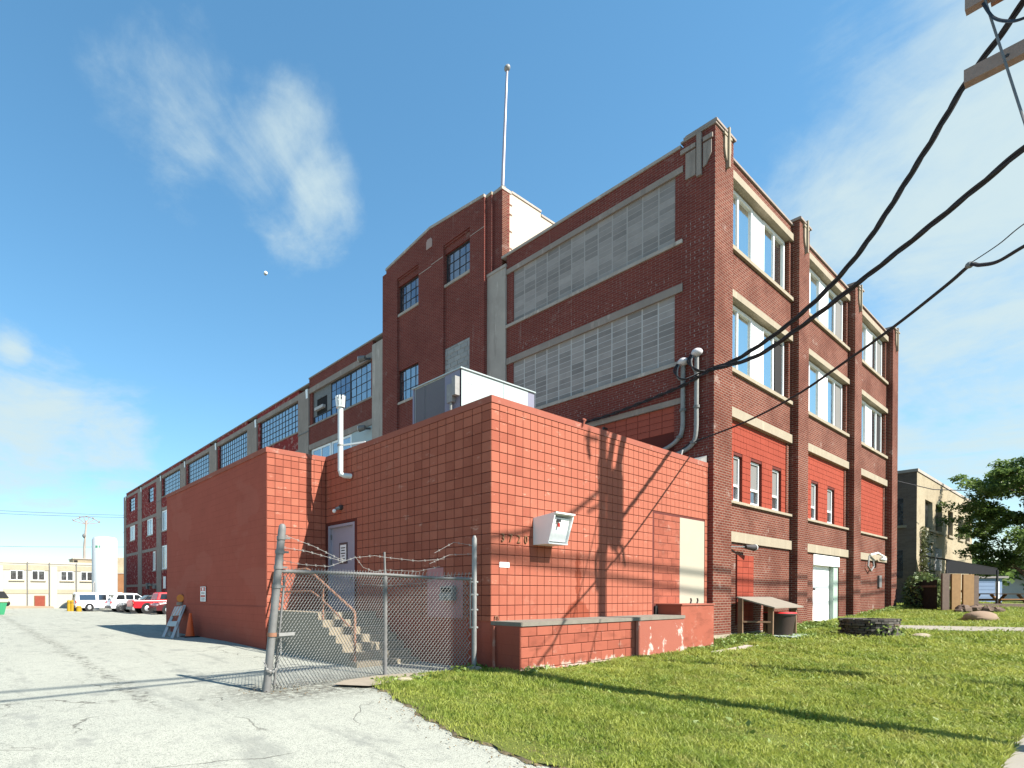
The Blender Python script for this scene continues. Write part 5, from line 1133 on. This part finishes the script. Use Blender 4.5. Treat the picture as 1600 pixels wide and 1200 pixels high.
box('sill', m_lime, bb, bx-.1, bx-.003, .6, 2.3, 5.68, 5.83)
pv = [(39.4+rng.exponential(1.1)*.8+.9*rng.uniform(), by-.05-rng.uniform(0, .12), 1.2+4.6*rng.uniform()**.8) for k in range(900)]
pv = [p for p in pv if p[0] < 46.5 and rng.uniform() < .75-.08*(p[2]-1)]
iv = thing('ivy', 'thin climbing vine over the corner of the tan brick building', 'vine', (41, by, 1)); leaves('foliage', np.array(pv), .13, m_ivy, iv, droop=.5)
for k in range(9):
    x = 39.5+.7*k; MB().tube([(x, by-.03, .9), (x+random.uniform(-.4, .4), by-.03, 2.8), (x+random.uniform(-.6, .6), by-.03, 5.4-.3*k)], [.035, .025, .01], 4).build('stem', m_woodg, iv)
# tree
tr = thing('leafy_tree', 'spreading leafy green tree behind the picnic tables', 'tree', (44.7, -3.85, .9)); tp = Vector((44.7, -3.85, .8))
MB().tube([tp, tp+Vector((.1, 0, 2.2)), tp+Vector((-.1, .1, 4.2)), tp+Vector((0, 0, 7.5))], [.26, .2, .15, .05], 8).build('trunk', m_pole, tr, True)
cl_ = []
def limb(a, b_, r): MB().tube([a, a.lerp(b_, .5)+Vector((random.uniform(-.2, .2), random.uniform(-.2, .2), .25)), b_], [r, r*.6, r*.25], 6).build('limb', m_pole, tr, True)
e2 = Vector((.82, -.57, 0)); f2_ = Vector((.57, .82, 0))
for k in range(64):
    zz = random.uniform(2.4, 9.7); rmax = 4.2*math.sqrt(max(.05, 1-((zz-5.8)/4.5)**2)) * (.8 if zz < 3.6 else 1); a = random.uniform(0, 6.28); rr = rmax*math.sqrt(random.uniform(.12, 1))
    c = tp+e2*(rr*math.cos(a)*.95+1.5)+f2_*(rr*math.sin(a)*.9)+Vector((0, 0, zz-.4))
    cl_.append((c, random.uniform(.7, 1.15)))
    if k % 3 == 0: limb(tp+Vector((0, 0, max(1.6, min(7, zz-1.6)))), c, .07)
pts = []
for c, r in cl_:
    # each bough: several sprays of leaves spreading outward
    for q in range(6):
        o = np.array(c)+rng.normal(size=3)*np.array([.5, .5, .45])*r
        pts.append(blob(o, (r*.62, r*.62, r*.36), 120, .1))
leaves('crown', np.concatenate(pts), .115, m_leaf, tr, droop=.6, up=(0, 0, .9))
bt = [(70, 2, 3.5, 5.2), (74, -5, 3.0, 3.6), (78, -10, 3.2, 3.8), (90, -2, 4, 5)]
for i, (x, y, r, h) in enumerate(bt):
    t2 = thing('distant_tree', ('dark tree mass behind the tan brick building end', 'small dark tree behind the blue shed roof', 'dark tree beside the light grey gable roof', 'far dark tree above the tan house')[i], 'tree', (x, y, .8))
    leaves('crown', np.concatenate([blob((x+random.uniform(-r, r)*.7, y+random.uniform(-r, r)*.7, .8+h*random.uniform(.35, .8)), (r*.5, r*.5, h*.25), 220, .3) for k in range(9)]), .35, m_leaf, t2); MB().tube([(x, y, .5), (x, y, .8+h*.6)], [.2, .08], 6).build('trunk', m_pole, t2)
# ------------------------------------------------------------------ the yard at the back left
m_buff = mat('whitewashed_wall', (.42, .395, .33), .85, .1, .8, .15, 20); m_buff2 = mat('yellowed_band', (.34, .30, .215), .85, .2, 2, .2)
lw = thing('warehouse', 'low whitewashed flat-roofed warehouse with a red door across the yard', 'building', (-2, 58, 0)); yb_ = 58
box('wall', m_buff, lw, -40, 3.75, yb_, 76, -1, 4.75); box('parapet', m_buff, lw, -40, 3.75, yb_-.06, 76.1, 4.753, 5.0)
box('band', m_buff2, lw, -40, 3.6, yb_-.05, yb_-.001, 4.05, 4.6); box('band', m_buff2, lw, -40, 3.6, yb_-.05, yb_-.001, 1.62, 2.05)
for x0, x1 in ((-4.34, -3.24), (-2.38, -1.28), (.33, 1.45), (2.29, 3.39)):
    w = box('window', m_whitef, lw, x0-.04, x1+.04, yb_-.03, yb_-.002, 3.02, 4.02); mm = (x0+x1)/2
    box('pane', m_glassD, w, x0, mm-.05, yb_-.045, yb_-.031, 3.08, 3.97); box('pane', m_glassD, w, mm+.05, x1, yb_-.045, yb_-.031, 3.08, 3.97); box('sill', m_buff2, lw, x0-.15, x1+.15, yb_-.12, yb_-.003, 2.90, 3.0)
for x0, x1 in ((-.75, -.08), (-8.2, -7.2), (-5.9, -5.0)): box('pilaster', m_buff, lw, x0, x1, yb_-.16, yb_-.052, -1, 4.5)
for x in (-2.84, -.81, 1.79): MB().tube([(x, yb_-.1, 4.9), (x, yb_-.1, .4)], .05, 6).build('downpipe', m_galvd, lw, True)
dd = box('door', mat('rust_red_door', (.22, .05, .03), .8, .3, 5, .2), lw, -2.16, -1.26, yb_-.09, yb_-.056, .15, 1.35); box('frame', m_wood, dd, -2.23, -1.19, yb_-.07, yb_-.058, .1, 1.42)
b = MB(); b.v = [(-12, 55.4, .0), (-.5, 56.6, .1), (-.5, 58, .3), (-12, 58, .55)]; b.f = [(0, 1, 2, 3)]; struct(b.build('verge', mat('dry_bank', (.27, .22, .155), .95, .2, 3, .4)))
tk = thing('storage_tank', 'tall white cylindrical storage tank on short legs behind the parked van', 'tank', (3.17, 50.5, .1)); m_tank = mat('tank_white', (.52, .54, .54), .45, .03, .6, .03); x, y = 3.17, 50.5
MB().tube([(x, y, 1.25), (x, y, 1.3), (x, y, 6.85), (x, y, 7.12), (x, y, 7.24)], [1.05, 1.18, 1.18, 1.05, .4], 36).build('shell', m_tank, tk, True)
for k in range(4): a = k*1.57+.5; MB().bar((x+1.0*math.cos(a), y+1.0*math.sin(a), 0), (x+1.0*math.cos(a), y+1.0*math.sin(a), 1.35), .22).build('leg', m_tank, tk)
MB().tube([(x-1.15, y-.6, .1), (x-1.15, y-.6, 2.6), (x-1.0, y-.5, 2.8)], .07, 6).build('pipe', m_galv, tk, True); MB().tube([(x-.2, y-1.2, .1), (x-.2, y-1.2, 1.6)], .06, 6).build('pipe', m_galv, tk, True); box('valve_box', m_galv, tk, x-.75, x-.3, y-1.45, y-1.2, .3, 1.2)
b = MB(); m_grn = flat('green_print', (.03, .30, .14))
for k in range(6):
    a0 = 3.75+.075*k; q = lambda a, z, r=1.188: (x+r*math.cos(a), y+r*math.sin(a), z)
    if k != 3: b.add([q(a0, 6.05), q(a0+.055, 6.05), q(a0+.055, 6.28), q(a0, 6.28)], [(0, 1, 2, 3)])
b.build('green_mark', m_grn, tk)
br = thing('brown_building', 'orange brown brick building glimpsed between the white tank and the factory', 'building', (18, 100, 0)); m_ob = brick('orange_brick', (.24, .105, .045), (.29, .135, .06), (.23, .15, .09), bump=.3)
box('wall', m_ob, br, 12.5, 24, 100, 112, -.5, 5.4); box('upper_wall', m_tan, br, 13.2, 24, 103, 112, 5.4, 8.6); box('coping', m_conc, br, 12.4, 24, 99.9, 112, 5.403, 5.55)
rfb = thing('roof_hut', 'small tan brick hut on the warehouse roof beside the white tank', 'hut', (3.3, 64, 5)); box('wall', m_tan, rfb, 2.45, 4.9, 64, 67, 4.9, 5.72); box('roof', m_conc, rfb, 2.35, 5.0, 63.9, 67.1, 5.723, 5.82); box('vent', m_dark, rfb, 2.5, 2.9, 63.97, 63.995, 5.0, 5.6)
dp = thing('power_pole', 'distant power pole with umbrella-shaped crossarm head above the warehouse', 'utility pole', (6.9, 85, 0)); x, y = 7.1, 85.
MB().tube([(x, y, 0), (x+.15, y, 9), (x+.45, y, 13.0)], [.24, .19, .14], 8).build('pole', m_conc, dp, True)
for a in (-1, -.6, -.2, .2, .6, 1): MB().bar((x+.35, y, 12.4), (x+.45+1.9*a, y, 13.5-.7*a*a), .09).build('strut', m_arm, dp)
MB().tube([(x+.45+1.9*a/6, y, 13.55-.75*(a/6)**2) for a in range(-6, 7)], .05, 5).build('crossarm', m_arm, dp)
for a in (-1, -.5, 0, .5, 1): MB().ball((x+.45+1.9*a, y, 13.65-.7*a*a), .12, 6, 5).build('insulator', m_galv, dp)
MB().ball((x+.05, y-.2, 10.6), .25, 8, 6, (1, 1, 1.4)).build('transformer', m_galvd, dp)
for i, (z, dz2) in enumerate(((13.6, 0), (13.0, .3), (8.5, 0))):
    b = MB(); b.tube([(-60+10*k, 85, z+.7*((k-3.2)/3.2)**2-.5+dz2*k/9) for k in range(10)], .03, 4); o = b.build('power_line', m_cable); tag(o, ('upper faint power line running to the distant pole', 'second faint power line just under the upper one', 'lowest faint power line low over the warehouse roof')[i], 'power line')
m_yel = mat('safety_yellow', (.36, .22, .012), .6, .12, 4, .1)
for i, (x, y, h, lab) in enumerate(((-1.02, 44.0, 1.0, 'tall yellow bollard, nearest the warehouse'), (-.74, 44.2, 1.0, 'tall yellow bollard beside the van bumper'), (-.30, 43.6, .52, 'short thick yellow bollard in front of the van'))):
    t = thing('bollard', lab, 'bollard', (x, y, .1), 'yellow bollards by the van'); r = .14 if i < 2 else .22
    MB().tube([(x, y, -.1), (x, y, h), (x, y, h+.06)], [r, r, r*.5], 12).build('post', m_yel, t, True); MB().tube([(x, y, h*.8), (x, y, h*.84)], r*1.04, 12).build('band', m_steel, t, True)
t = thing('utility_box', 'small grey metal post box behind the yellow bollards', 'utility box', (-.2, 45.6, .1)); box('post', m_galvd, t, -.42, -.12, 45.6, 45.8, 0, 1.5); box('lid', m_galv, t, -.46, -.08, 45.56, 45.84, 1.503, 1.58)
du = thing('dumpster', 'green dumpster with black lid cut by the left frame edge', 'dumpster', (-6.9, 38, .1)); m_dg = mat('dumpster_green', (.03, .22, .10), .5, .15, 4, .1)
MB().prism([(-8.0, .12), (-6.05, .12), (-5.85, 1.0), (-8.2, 1.0)], 1, 37.6, 39.4).build('bin', m_dg, du); box('rim', flat('bin_stripe', (.55, .5, .3)), du, -8.2, -5.8, 37.55, 39.45, 1.003, 1.28); MB().prism([(-8.2, 1.285), (-5.75, 1.285), (-6.05, 1.75), (-8.0, 1.75)], 1, 37.5, 39.5).build('lid', m_black, du); MB().ball((-5.85, 38, .9), .2, 8, 6).build('caster', m_black, du)
# ---- parked vehicles
m_tyre = mat('tyre_rubber', (.018, .018, .018), .85, .1, 10, .1); m_rim = mat('alloy_rim', (.60, .61, .62), .35, .05, 10, 0, metal=.6); m_cglass = glass('car_glass', (.5, .6, .65), (.01, .012, .014), .3, .02, 0); m_tail = flat('tail_light', (.45, .02, .02), .25); m_head = flat('head_light', (.75, .76, .76), .15); m_trim = flat('black_trim', (.02, .02, .022), .45)
KIND = dict(
 van=dict(low=[(0,.16),(0,.53),(.80,.53),(.965,.46),(1,.40),(1,.16)], gh=[(.003,.53),(.012,.95),(.035,1),(.70,1),(.74,.985),(.845,.53)], win=[[(.06,.58),(.06,.88),(.31,.88),(.31,.58)],[(.355,.58),(.355,.88),(.475,.88),(.475,.58)],[(.515,.58),(.515,.88),(.64,.88),(.64,.58)],[(.67,.58),(.67,.90),(.71,.90),(.80,.58)]], wh=(.21,.82), wr=.185, rw=[(.62,.9)]),
 suv=dict(low=[(.01,.16),(0,.40),(.02,.60),(.70,.60),(.93,.53),(1,.42),(.99,.16)], gh=[(.025,.60),(.085,.93),(.14,.985),(.30,1),(.50,.98),(.705,.60)], win=[[(.10,.65),(.145,.90),(.27,.91),(.27,.65)],[(.29,.65),(.29,.91),(.43,.91),(.43,.65)],[(.45,.65),(.45,.91),(.53,.90),(.63,.65)]], wh=(.19,.80), wr=.215, rw=[(.65,.9)]),
 pickup=dict(low=[(0,.24),(0,.62),(.72,.62),(.94,.56),(1,.45),(1,.22)], gh=[(.33,.62),(.365,.96),(.40,1),(.58,.99),(.73,.62)], win=[[(.375,.66),(.40,.92),(.49,.92),(.49,.66)],[(.51,.66),(.51,.92),(.59,.91),(.67,.66)]], wh=(.19,.80), wr=.225, rw=[(.66,.92)]))
def car(kind, label, rx, y0, L, Wd, H, col, flip=False, name=None, rim=None):
    K = KIND[kind]; t = thing(name or 'parked_car', label, {'van': 'van', 'suv': 'car', 'pickup': 'pickup truck'}[kind], (rx+L/2, y0+Wd/2, .1), 'vehicles parked along the factory wall'); zg = .1
    X = (lambda a: rx+L*(1-a)) if flip else (lambda a: rx+L*a); Z = lambda a: zg+H*a
    m_body = MATS.get('car_'+label) or mat('car_'+label, col, .28, .03, 1, 0, spec=.6)
    b = MB(); yc = y0+Wd/2
    def half(z): return Wd/2*(1 if z < .5 else 1-.22*(z-.5)/.5*.9)
    def loft(poly, w0=1.0):
        vs = [(X(a), yc-half(z)*w0, Z(z)) for a, z in poly]+[(X(a), yc+half(z)*w0, Z(z)) for a, z in poly]; n = len(poly)
        return MB().add(vs, [list(range(n)), list(range(n, 2*n))[::-1]]+[(i, (i+1) % n, n+(i+1) % n, n+i) for i in range(n)])
    bd = loft(K['low']).build('body', m_body, t)
    md = bd.modifiers.new('soft', 'BEVEL'); md.width = .06; md.segments = 2; md.limit_method = 'ANGLE'
    cb_ = loft(K['gh'], .97).build('cab', m_body, t); md = cb_.modifiers.new('soft', 'BEVEL'); md.width = .05; md.segments = 2
    for s in (-1, 1):
        for w in K['win']:
            vs = [(X(a), yc+s*(half(z)*.97+.012), Z(z)) for a, z in w]; vs2 = [(p[0], p[1]-s*.03, p[2]) for p in vs]; n = len(w)
            MB().add(vs+vs2, [list(range(n)), list(range(n, 2*n))]+[(i, (i+1) % n, n+(i+1) % n, n+i) for i in range(n)]).build('window', m_cglass, t)
        for a in K['wh']:
            r = K['wr']*H; yo = yc+s*(Wd/2-.10); c = Vector((X(a), yo, zg+r))
            MB().tube([c-Vector((0, s*.10, 0))+Vector((0, s*.115, 0)), c+Vector((0, s*.118, 0))], r*1.22, 20).build('wheel_arch', m_trim, t)
            w = MB().tube([c-Vector((0, .11, 0)), c+Vector((0, s*.125+ .0, 0))] if s > 0 else [c+Vector((0, .11, 0)), c-Vector((0, .125, 0))], r, 20).build('wheel', m_tyre, t, True)
            MB().tube([c+Vector((0, s*.11, 0)), c+Vector((0, s*.14, 0))], [r*.62, r*.5], 14).build('rim', rim or m_rim, w, True)
        MB().box(X(.0)-.02, X(.0)+.10, yc+s*(Wd/2-.02)-.10, yc+s*(Wd/2-.02)+.10, Z(.44), Z(.56)).build('tail_light', m_tail, t); MB().box(X(.965)-.06, X(.965)+.06, yc+s*(Wd/2-.2)-.16, yc+s*(Wd/2-.2)+.16, Z(.40), Z(.47)).build('headlight', m_head, t)
        MB().ball((X(.66 if kind != 'van' else .74), yc+s*(Wd/2+.1), Z(.62)), .11, 8, 6, (.7, 1, .8)).build('mirror', m_trim, t)
        MB().box(min(X(.44), X(.47)), max(X(.44), X(.47)), yc+s*(Wd/2+.002), yc+s*(Wd/2+.03), Z(.47), Z(.49)).build('handle', m_trim, t)
    for a in (0., 1.): MB().box(X(a)-.07, X(a)+.07, yc-Wd/2+.02, yc+Wd/2-.02, Z(.17), Z(.30)).build('bumper', m_trim if kind != 'pickup' else m_galv, t)
    gh = K['gh']; 
    (a0, z0), (a1, z1) = gh[0], gh[1]
    q = lambda f, d: (a0+(a1-a0)*f, z0+(z1-z0)*f)
    if kind != 'pickup':
        vs = []
        for f in (.12, .9):
            a, z = q(f, 0); vs += [(X(a)-(.02 if not flip else -.02), yc-half(z)*.8, Z(z)), (X(a)-(.02 if not flip else -.02), yc+half(z)*.8, Z(z))]
        MB().add(vs+[(p[0]+(.04 if not flip else -.04), p[1], p[2]) for p in vs], [(0,1,3,2),(4,5,7,6),(0,1,5,4),(2,3,7,6),(0,2,6,4),(1,3,7,5)]).build('rear_window', m_cglass, t)
    (a0, z0), (a1, z1) = gh[-1], gh[-2]; vs = []
    for f in (.1, .9):
        a = a0+(a1-a0)*f; z = z0+(z1-z0)*f; vs += [(X(a)+(.02 if not flip else -.02), yc-half(z)*.82, Z(z)), (X(a)+(.02 if not flip else -.02), yc+half(z)*.82, Z(z))]
    MB().add(vs+[(p[0]-(.04 if not flip else -.04), p[1], p[2]) for p in vs], [(0,1,3,2),(4,5,7,6),(0,1,5,4),(2,3,7,6),(0,2,6,4),(1,3,7,5)]).build('windshield', m_cglass, t)
    if kind == 'pickup': box('bed', m_trim, t, min(X(.03), X(.31)), max(X(.03), X(.31)), yc-Wd/2+.1, yc+Wd/2-.1, Z(.622), Z(.63)); box('tailgate', m_body, t, X(0)-.03, X(0)-.002, yc-Wd/2+.15, yc+Wd/2-.15, Z(.32), Z(.60))
    return t
car('van', 'long white passenger van parked in front of the white tank', -.42, 44.5, 5.3, 2.0, 1.62, (.80, .80, .80), name='parked_van')
car('suv', 'white compact crossover parked between the van and the black car', 1.80, 41.6, 4.4, 1.9, 1.56, (.78, .79, .80))
car('suv', 'black car parked nose out beside the red pickup', 2.15, 39.0, 4.4, 1.85, 1.42, (.012, .013, .015), True)
car('pickup', 'red pickup truck with chrome bumper beside the black car', 2.25, 36.0, 5.4, 1.95, 1.62, (.50, .012, .02), name='parked_pickup')
car('suv', 'dark maroon car half hidden by the corner of the side annex', 3.15, 33.3, 4.3, 1.85, 1.5, (.09, .015, .018), True)
# ---- barricade and cone by the side annex
bc = thing('barricade', 'folding road barricade with orange striped board leaning on the dark red wall', 'barricade', (-2.5, 11.4, .12)); m_bw = mat('barricade_white', (.50, .48, .44), .7, .15, 4, .1); m_bo = flat('barricade_orange', (.60, .22, .12), .5)
A1, A2 = Vector((-2.93, 11.45, .10)), Vector((-2.86, 10.75, .10)); T1, T2 = Vector((-1.98, 13.0, 1.08)), Vector((-1.92, 12.25, 1.15))
for a, c in ((A1, T1), (A2, T2)): MB().bar(a, c, .10, .05).build('leg', m_bw, bc)
MB().bar(A1+Vector((.28, .25, 0)), A1.lerp(T1, .45), .07, .04).build('rear_leg', m_bw, bc); MB().bar(A2+Vector((.28, .25, 0)), A2.lerp(T2, .45), .07, .04).build('rear_leg', m_bw, bc)
nrm = (T1-A1).cross(A2-A1).normalized(); nrm = nrm if nrm.y < 0 else -nrm
def board(f0, f1, nm, m, s0=-.04, s1=1.04, off=.035, th=.02, skew=0):
    p = [A1.lerp(T1, f0).lerp(A2.lerp(T2, f0), s0), A1.lerp(T1, f0).lerp(A2.lerp(T2, f0), s1), A1.lerp(T1, f1).lerp(A2.lerp(T2, f1), s1+skew), A1.lerp(T1, f1).lerp(A2.lerp(T2, f1), s0+skew)]
    return MB().add([tuple(q+nrm*off) for q in p]+[tuple(q+nrm*(off+th)) for q in p], [(3,2,1,0),(4,5,6,7),(0,1,5,4),(1,2,6,5),(2,3,7,6),(3,0,4,7)])
bp = board(.66, .97, 'board', m_bw).build('board', m_bw, bc); board(.32, .47, 'b', m_bw).build('board', m_bw, bc)
for s in (-.02, .34, .70): board(.665, .965, 'stripe', m_bo, s, s+.15, .056, .003, .16).build('stripe', m_bo, bp)
lc = T1.lerp(T2, .45)+Vector((0, -.02, .05)); MB().tube([lc, lc+Vector((0, 0, .10))], .13, 12).build('lamp_base', m_ply, bc, True); MB().tube([lc+Vector((-.03, 0, .10)), lc+Vector((.03, 0, .10))], .01, 4).build('stem', m_steel, bc)
b = MB(); cc_ = lc+Vector((.02, -.03, .25)); b.tube([cc_+Vector((-.05, -.05, 0)), cc_+Vector((.05, .05, 0))], [.14, .14], 16); b.build('lamp', mat('amber_lens', (.50, .16, .02), .35, .1, 8, .1), bc, True)
tcn2 = thing('traffic_cone', 'faded orange traffic cone standing behind the barricade', 'traffic cone', (-2.25, 10.85, .1)); x, y, z = -2.22, 10.85, gz(-2.2, 10.8)
MB().tube([(x, y, z+.035), (x, y, z+.10), (x+.02, y+.02, z+.80)], [.16, .145, .04], 18).build('cone', mat('cone_orange', (.62, .10, .025), .6, .12, 5, .1), tcn2, True); box('base', m_black, tcn2, x-.25, x+.25, y-.25, y+.25, z-.0, z+.035)
# ---- moon
mo = Vector((.39301806, .77072383, .50151927)).normalized()
o = MB().ball(CAM+mo*6000, 18, 24, 14).build('moon', mat('moon_rock', (.75, .75, .72), .95, .1, .02, 0), None, True); tag(o, 'pale half moon high in the blue sky', 'moon')

# ------------------------------------------------------------------ grass and weeds
def m_grass():
    t = T('grass_blade'); c = t.mix(t.ramp(t.noise(.7, 6, .7), .34, .66), (.20, .275, .034), (.385, .415, .075)); c = t.mix(t.ramp(t.noise(2.6, 6, .7, (1, 1, 1), (3, 9, 0)), .48, .70, 0, .75), c, (.36, .34, .10))
    c = t.mix(t.ramp(t.noise(5.5, 4, .65, (1, 1, 1), (7, 2, 0)), .56, .70, 0, .8), c, (.10, .17, .022))
    oi = t.noise(170, 1, .5); c = t.mix(t.ramp(oi, .60, .72, 0, .7), c, (.46, .42, .20)); c = t.mix(t.ramp(oi, .42, .30, 0, .6), c, (.09, .15, .015))
    t.fin(c, .55, 0, .3); tr = t.n('ShaderNodeBsdfTranslucent'); t.l(c, tr.inputs[0]); ms = t.n('ShaderNodeMixShader'); ms.inputs[0].default_value = .42; t.l(t.b.outputs[0], ms.inputs[1]); t.l(tr.outputs[0], ms.inputs[2])
    o = [n for n in t.t.nodes if n.type == 'OUTPUT_MATERIAL'][0]; t.l(ms.outputs[0], o.inputs[0]); return t.m
gzv = np.vectorize(gz); XLV = np.vectorize(xl)
P_ = []
for (x0, x1, y0, y1, n) in ((-4, 4, -6.4, .42, 150000), (4, 12, -6.4, -.1, 62000), (12, 34, -6.4, -.1, 60000), (34, 60, -6.4, 0, 9000), (32.3, 38, -.5, 3, 4000)):
    p = np.stack([rng.uniform(x0, x1, n), rng.uniform(y0, y1, n)], 1); P_.append(p)
p = np.concatenate(P_); x, y = p[:, 0], p[:, 1]
ok = (x > XLV(y)-.06*rng.random(len(x))-.03) & ~((y > -.71) & (x > 0) & (x < 6.66)) & ~((y > -.62) & (x >= 6.6) & (x < 8.6)) & ~((y > -.12) & (x > 0) & (x < 32.3)) & ~((y > .05) & (x > -1.2) & (x < 0.1) & (y > .38))
wl, wr_ = np.interp(-y, [2.0, 4, 5.4, 6.4], [17.35, 18.3, 19.0, 19.6]), np.interp(-y, [2.0, 4, 5.4, 6.4], [19.25, 20.3, 21.0, 21.6])
ok &= ~((x > wl) & (x < wr_) & (y < -2.0)) & ~(((x-15.45)/1.1)**2+((y+2.25)/1.0)**2 < 1) & ~((x > 6.95) & (x < 9.7) & (y > -1.35) & (y < -.97)) & ~((x > 12.2) & (x < 14) & (y > -1.34) & (y < -.3))
x, y = x[ok], y[ok]
# thinner turf along the drive and in worn patches
worn = np.sin(x*.9+1.3*np.sin(y*.7))*np.sin(y*1.1+.8*np.sin(x*.5))+.35*np.sin(x*2.7+y*1.9)
keep = rng.random(len(x)) < np.clip(.25+(x-XLV(y))/.8, .25, 1)*np.clip(1.25-.75*np.clip(worn, 0, 1), .45, 1)
x, y = x[keep], y[keep]; n = len(x)
dist = np.sqrt((x-CAM.x)**2+(y-CAM.y)**2); z = gzv(x, y)+.02
sc_ = np.clip(dist/9, .85, 2.2)
h = rng.uniform(.03, .08, n)*np.clip(sc_, 1, 1.5); h *= 1+.45*np.sin(x*1.3+y*.9)*np.sin(y*1.7-x*.4)+.35*np.sin(x*5.1+2*np.sin(y*3))*np.sin(y*4.3); wd = .0065*sc_*rng.uniform(.7, 1.5, n)
a = rng.uniform(0, 2*np.pi, n); ln = rng.normal(0, .6, (n, 2)) + np.array([.15, .05]); ca, sa_ = np.cos(a)*wd, np.sin(a)*wd
base = np.stack([x, y, z], 1); mid = base+np.stack([ln[:, 0]*h*.35, ln[:, 1]*h*.35, h*.6], 1); tip = base+np.stack([ln[:, 0]*h, ln[:, 1]*h, h], 1)
off = np.stack([ca, sa_, 0*ca], 1)
V = np.stack([base-off, base+off, mid+off*.75, mid-off*.75, tip], 1).reshape(-1, 3).astype(np.float32)
i0 = np.arange(n)*5; L_ = np.stack([i0, i0+1, i0+2, i0+3, i0+3, i0+2, i0+4], 1).ravel().astype(np.int32)
me = bpy.data.meshes.new('grass'); me.vertices.add(5*n); me.vertices.foreach_set('co', V.ravel()); me.loops.add(7*n); me.loops.foreach_set('vertex_index', L_)
ls = np.stack([np.arange(n)*7, np.arange(n)*7+4], 1).ravel().astype(np.int32); lt = np.tile(np.array([4, 3], np.int32), n)
me.polygons.add(2*n); me.polygons.foreach_set('loop_start', ls); me.polygons.foreach_set('loop_total', lt); me.update(calc_edges=True); me.materials.append(m_grass())
o = bpy.data.objects.new('grass', me); COL.objects.link(o); o['kind'] = 'stuff'
pw_ = []
def strip(x0, x1, y0, y1, n, h):
    for k in range(n):
        x, y = random.uniform(x0, x1), random.uniform(y0, y1); pw_.append((x, y, gz(x, y)+.03+random.uniform(.0, h)))
strip(8.6, 12, -.95, -.2, 900, .16); strip(14, 18, -.9, -.2, 900, .18); strip(6.7, 8.7, -.95, -.62, 300, .12); strip(16.6, 19.6, -1.8, -.3, 500, .12); strip(24, 32, -.7, -.2, 500, .18); strip(-.9, .1, .05, .4, 130, .12); strip(-.1, .5, -.95, -.72, 90, .14); strip(-2.7, -1.2, -.1, .4, 120, .06); strip(.5, 6.5, -.8, -.7, 120, .06); strip(12, 14.4, -1.5, -1.0, 150, .08)
strip(-1, 14, -6, -1.2, 900, .05); strip(14, 30, -6, -1, 700, .07)
leaves('weeds', np.array(pw_), .055, m_weed, None, 'stuff', droop=.3, up=(0, 0, .8))
for i, (x, y, r, lab) in enumerate(((-.34, .15, .16, 'broken pale concrete chunk at the foot of the right fence post'), (-2.3, -.05, .13, 'pale stone chip in the gravel under the gate'))):
    boulder((x, y, gz(x, y)+.05), r, (1.2, .8, .5), m_lime, 'stone', lab, 'stone', .2)
# bits of dead leaf and grit gathered along the lawn edge and under the gate
dl = []
for k in range(420):
    y = random.uniform(-6.3, .5); x = xl(y)-abs(random.gauss(0, .22)); dl.append((x, y, gz(x, y)+.02))
for k in range(380):
    x, y = random.uniform(-5.0, -.3), random.gauss(.55, .28)
    if not (x > -.1): dl.append((x, y, gz(x, y)+.02))
leaves('dead_leaves', np.array(dl), .018, mat('dead_leaf', (.15, .105, .055), .9, .4, 9, 0), None, 'stuff', droop=.1, up=(0, 0, 1.5))
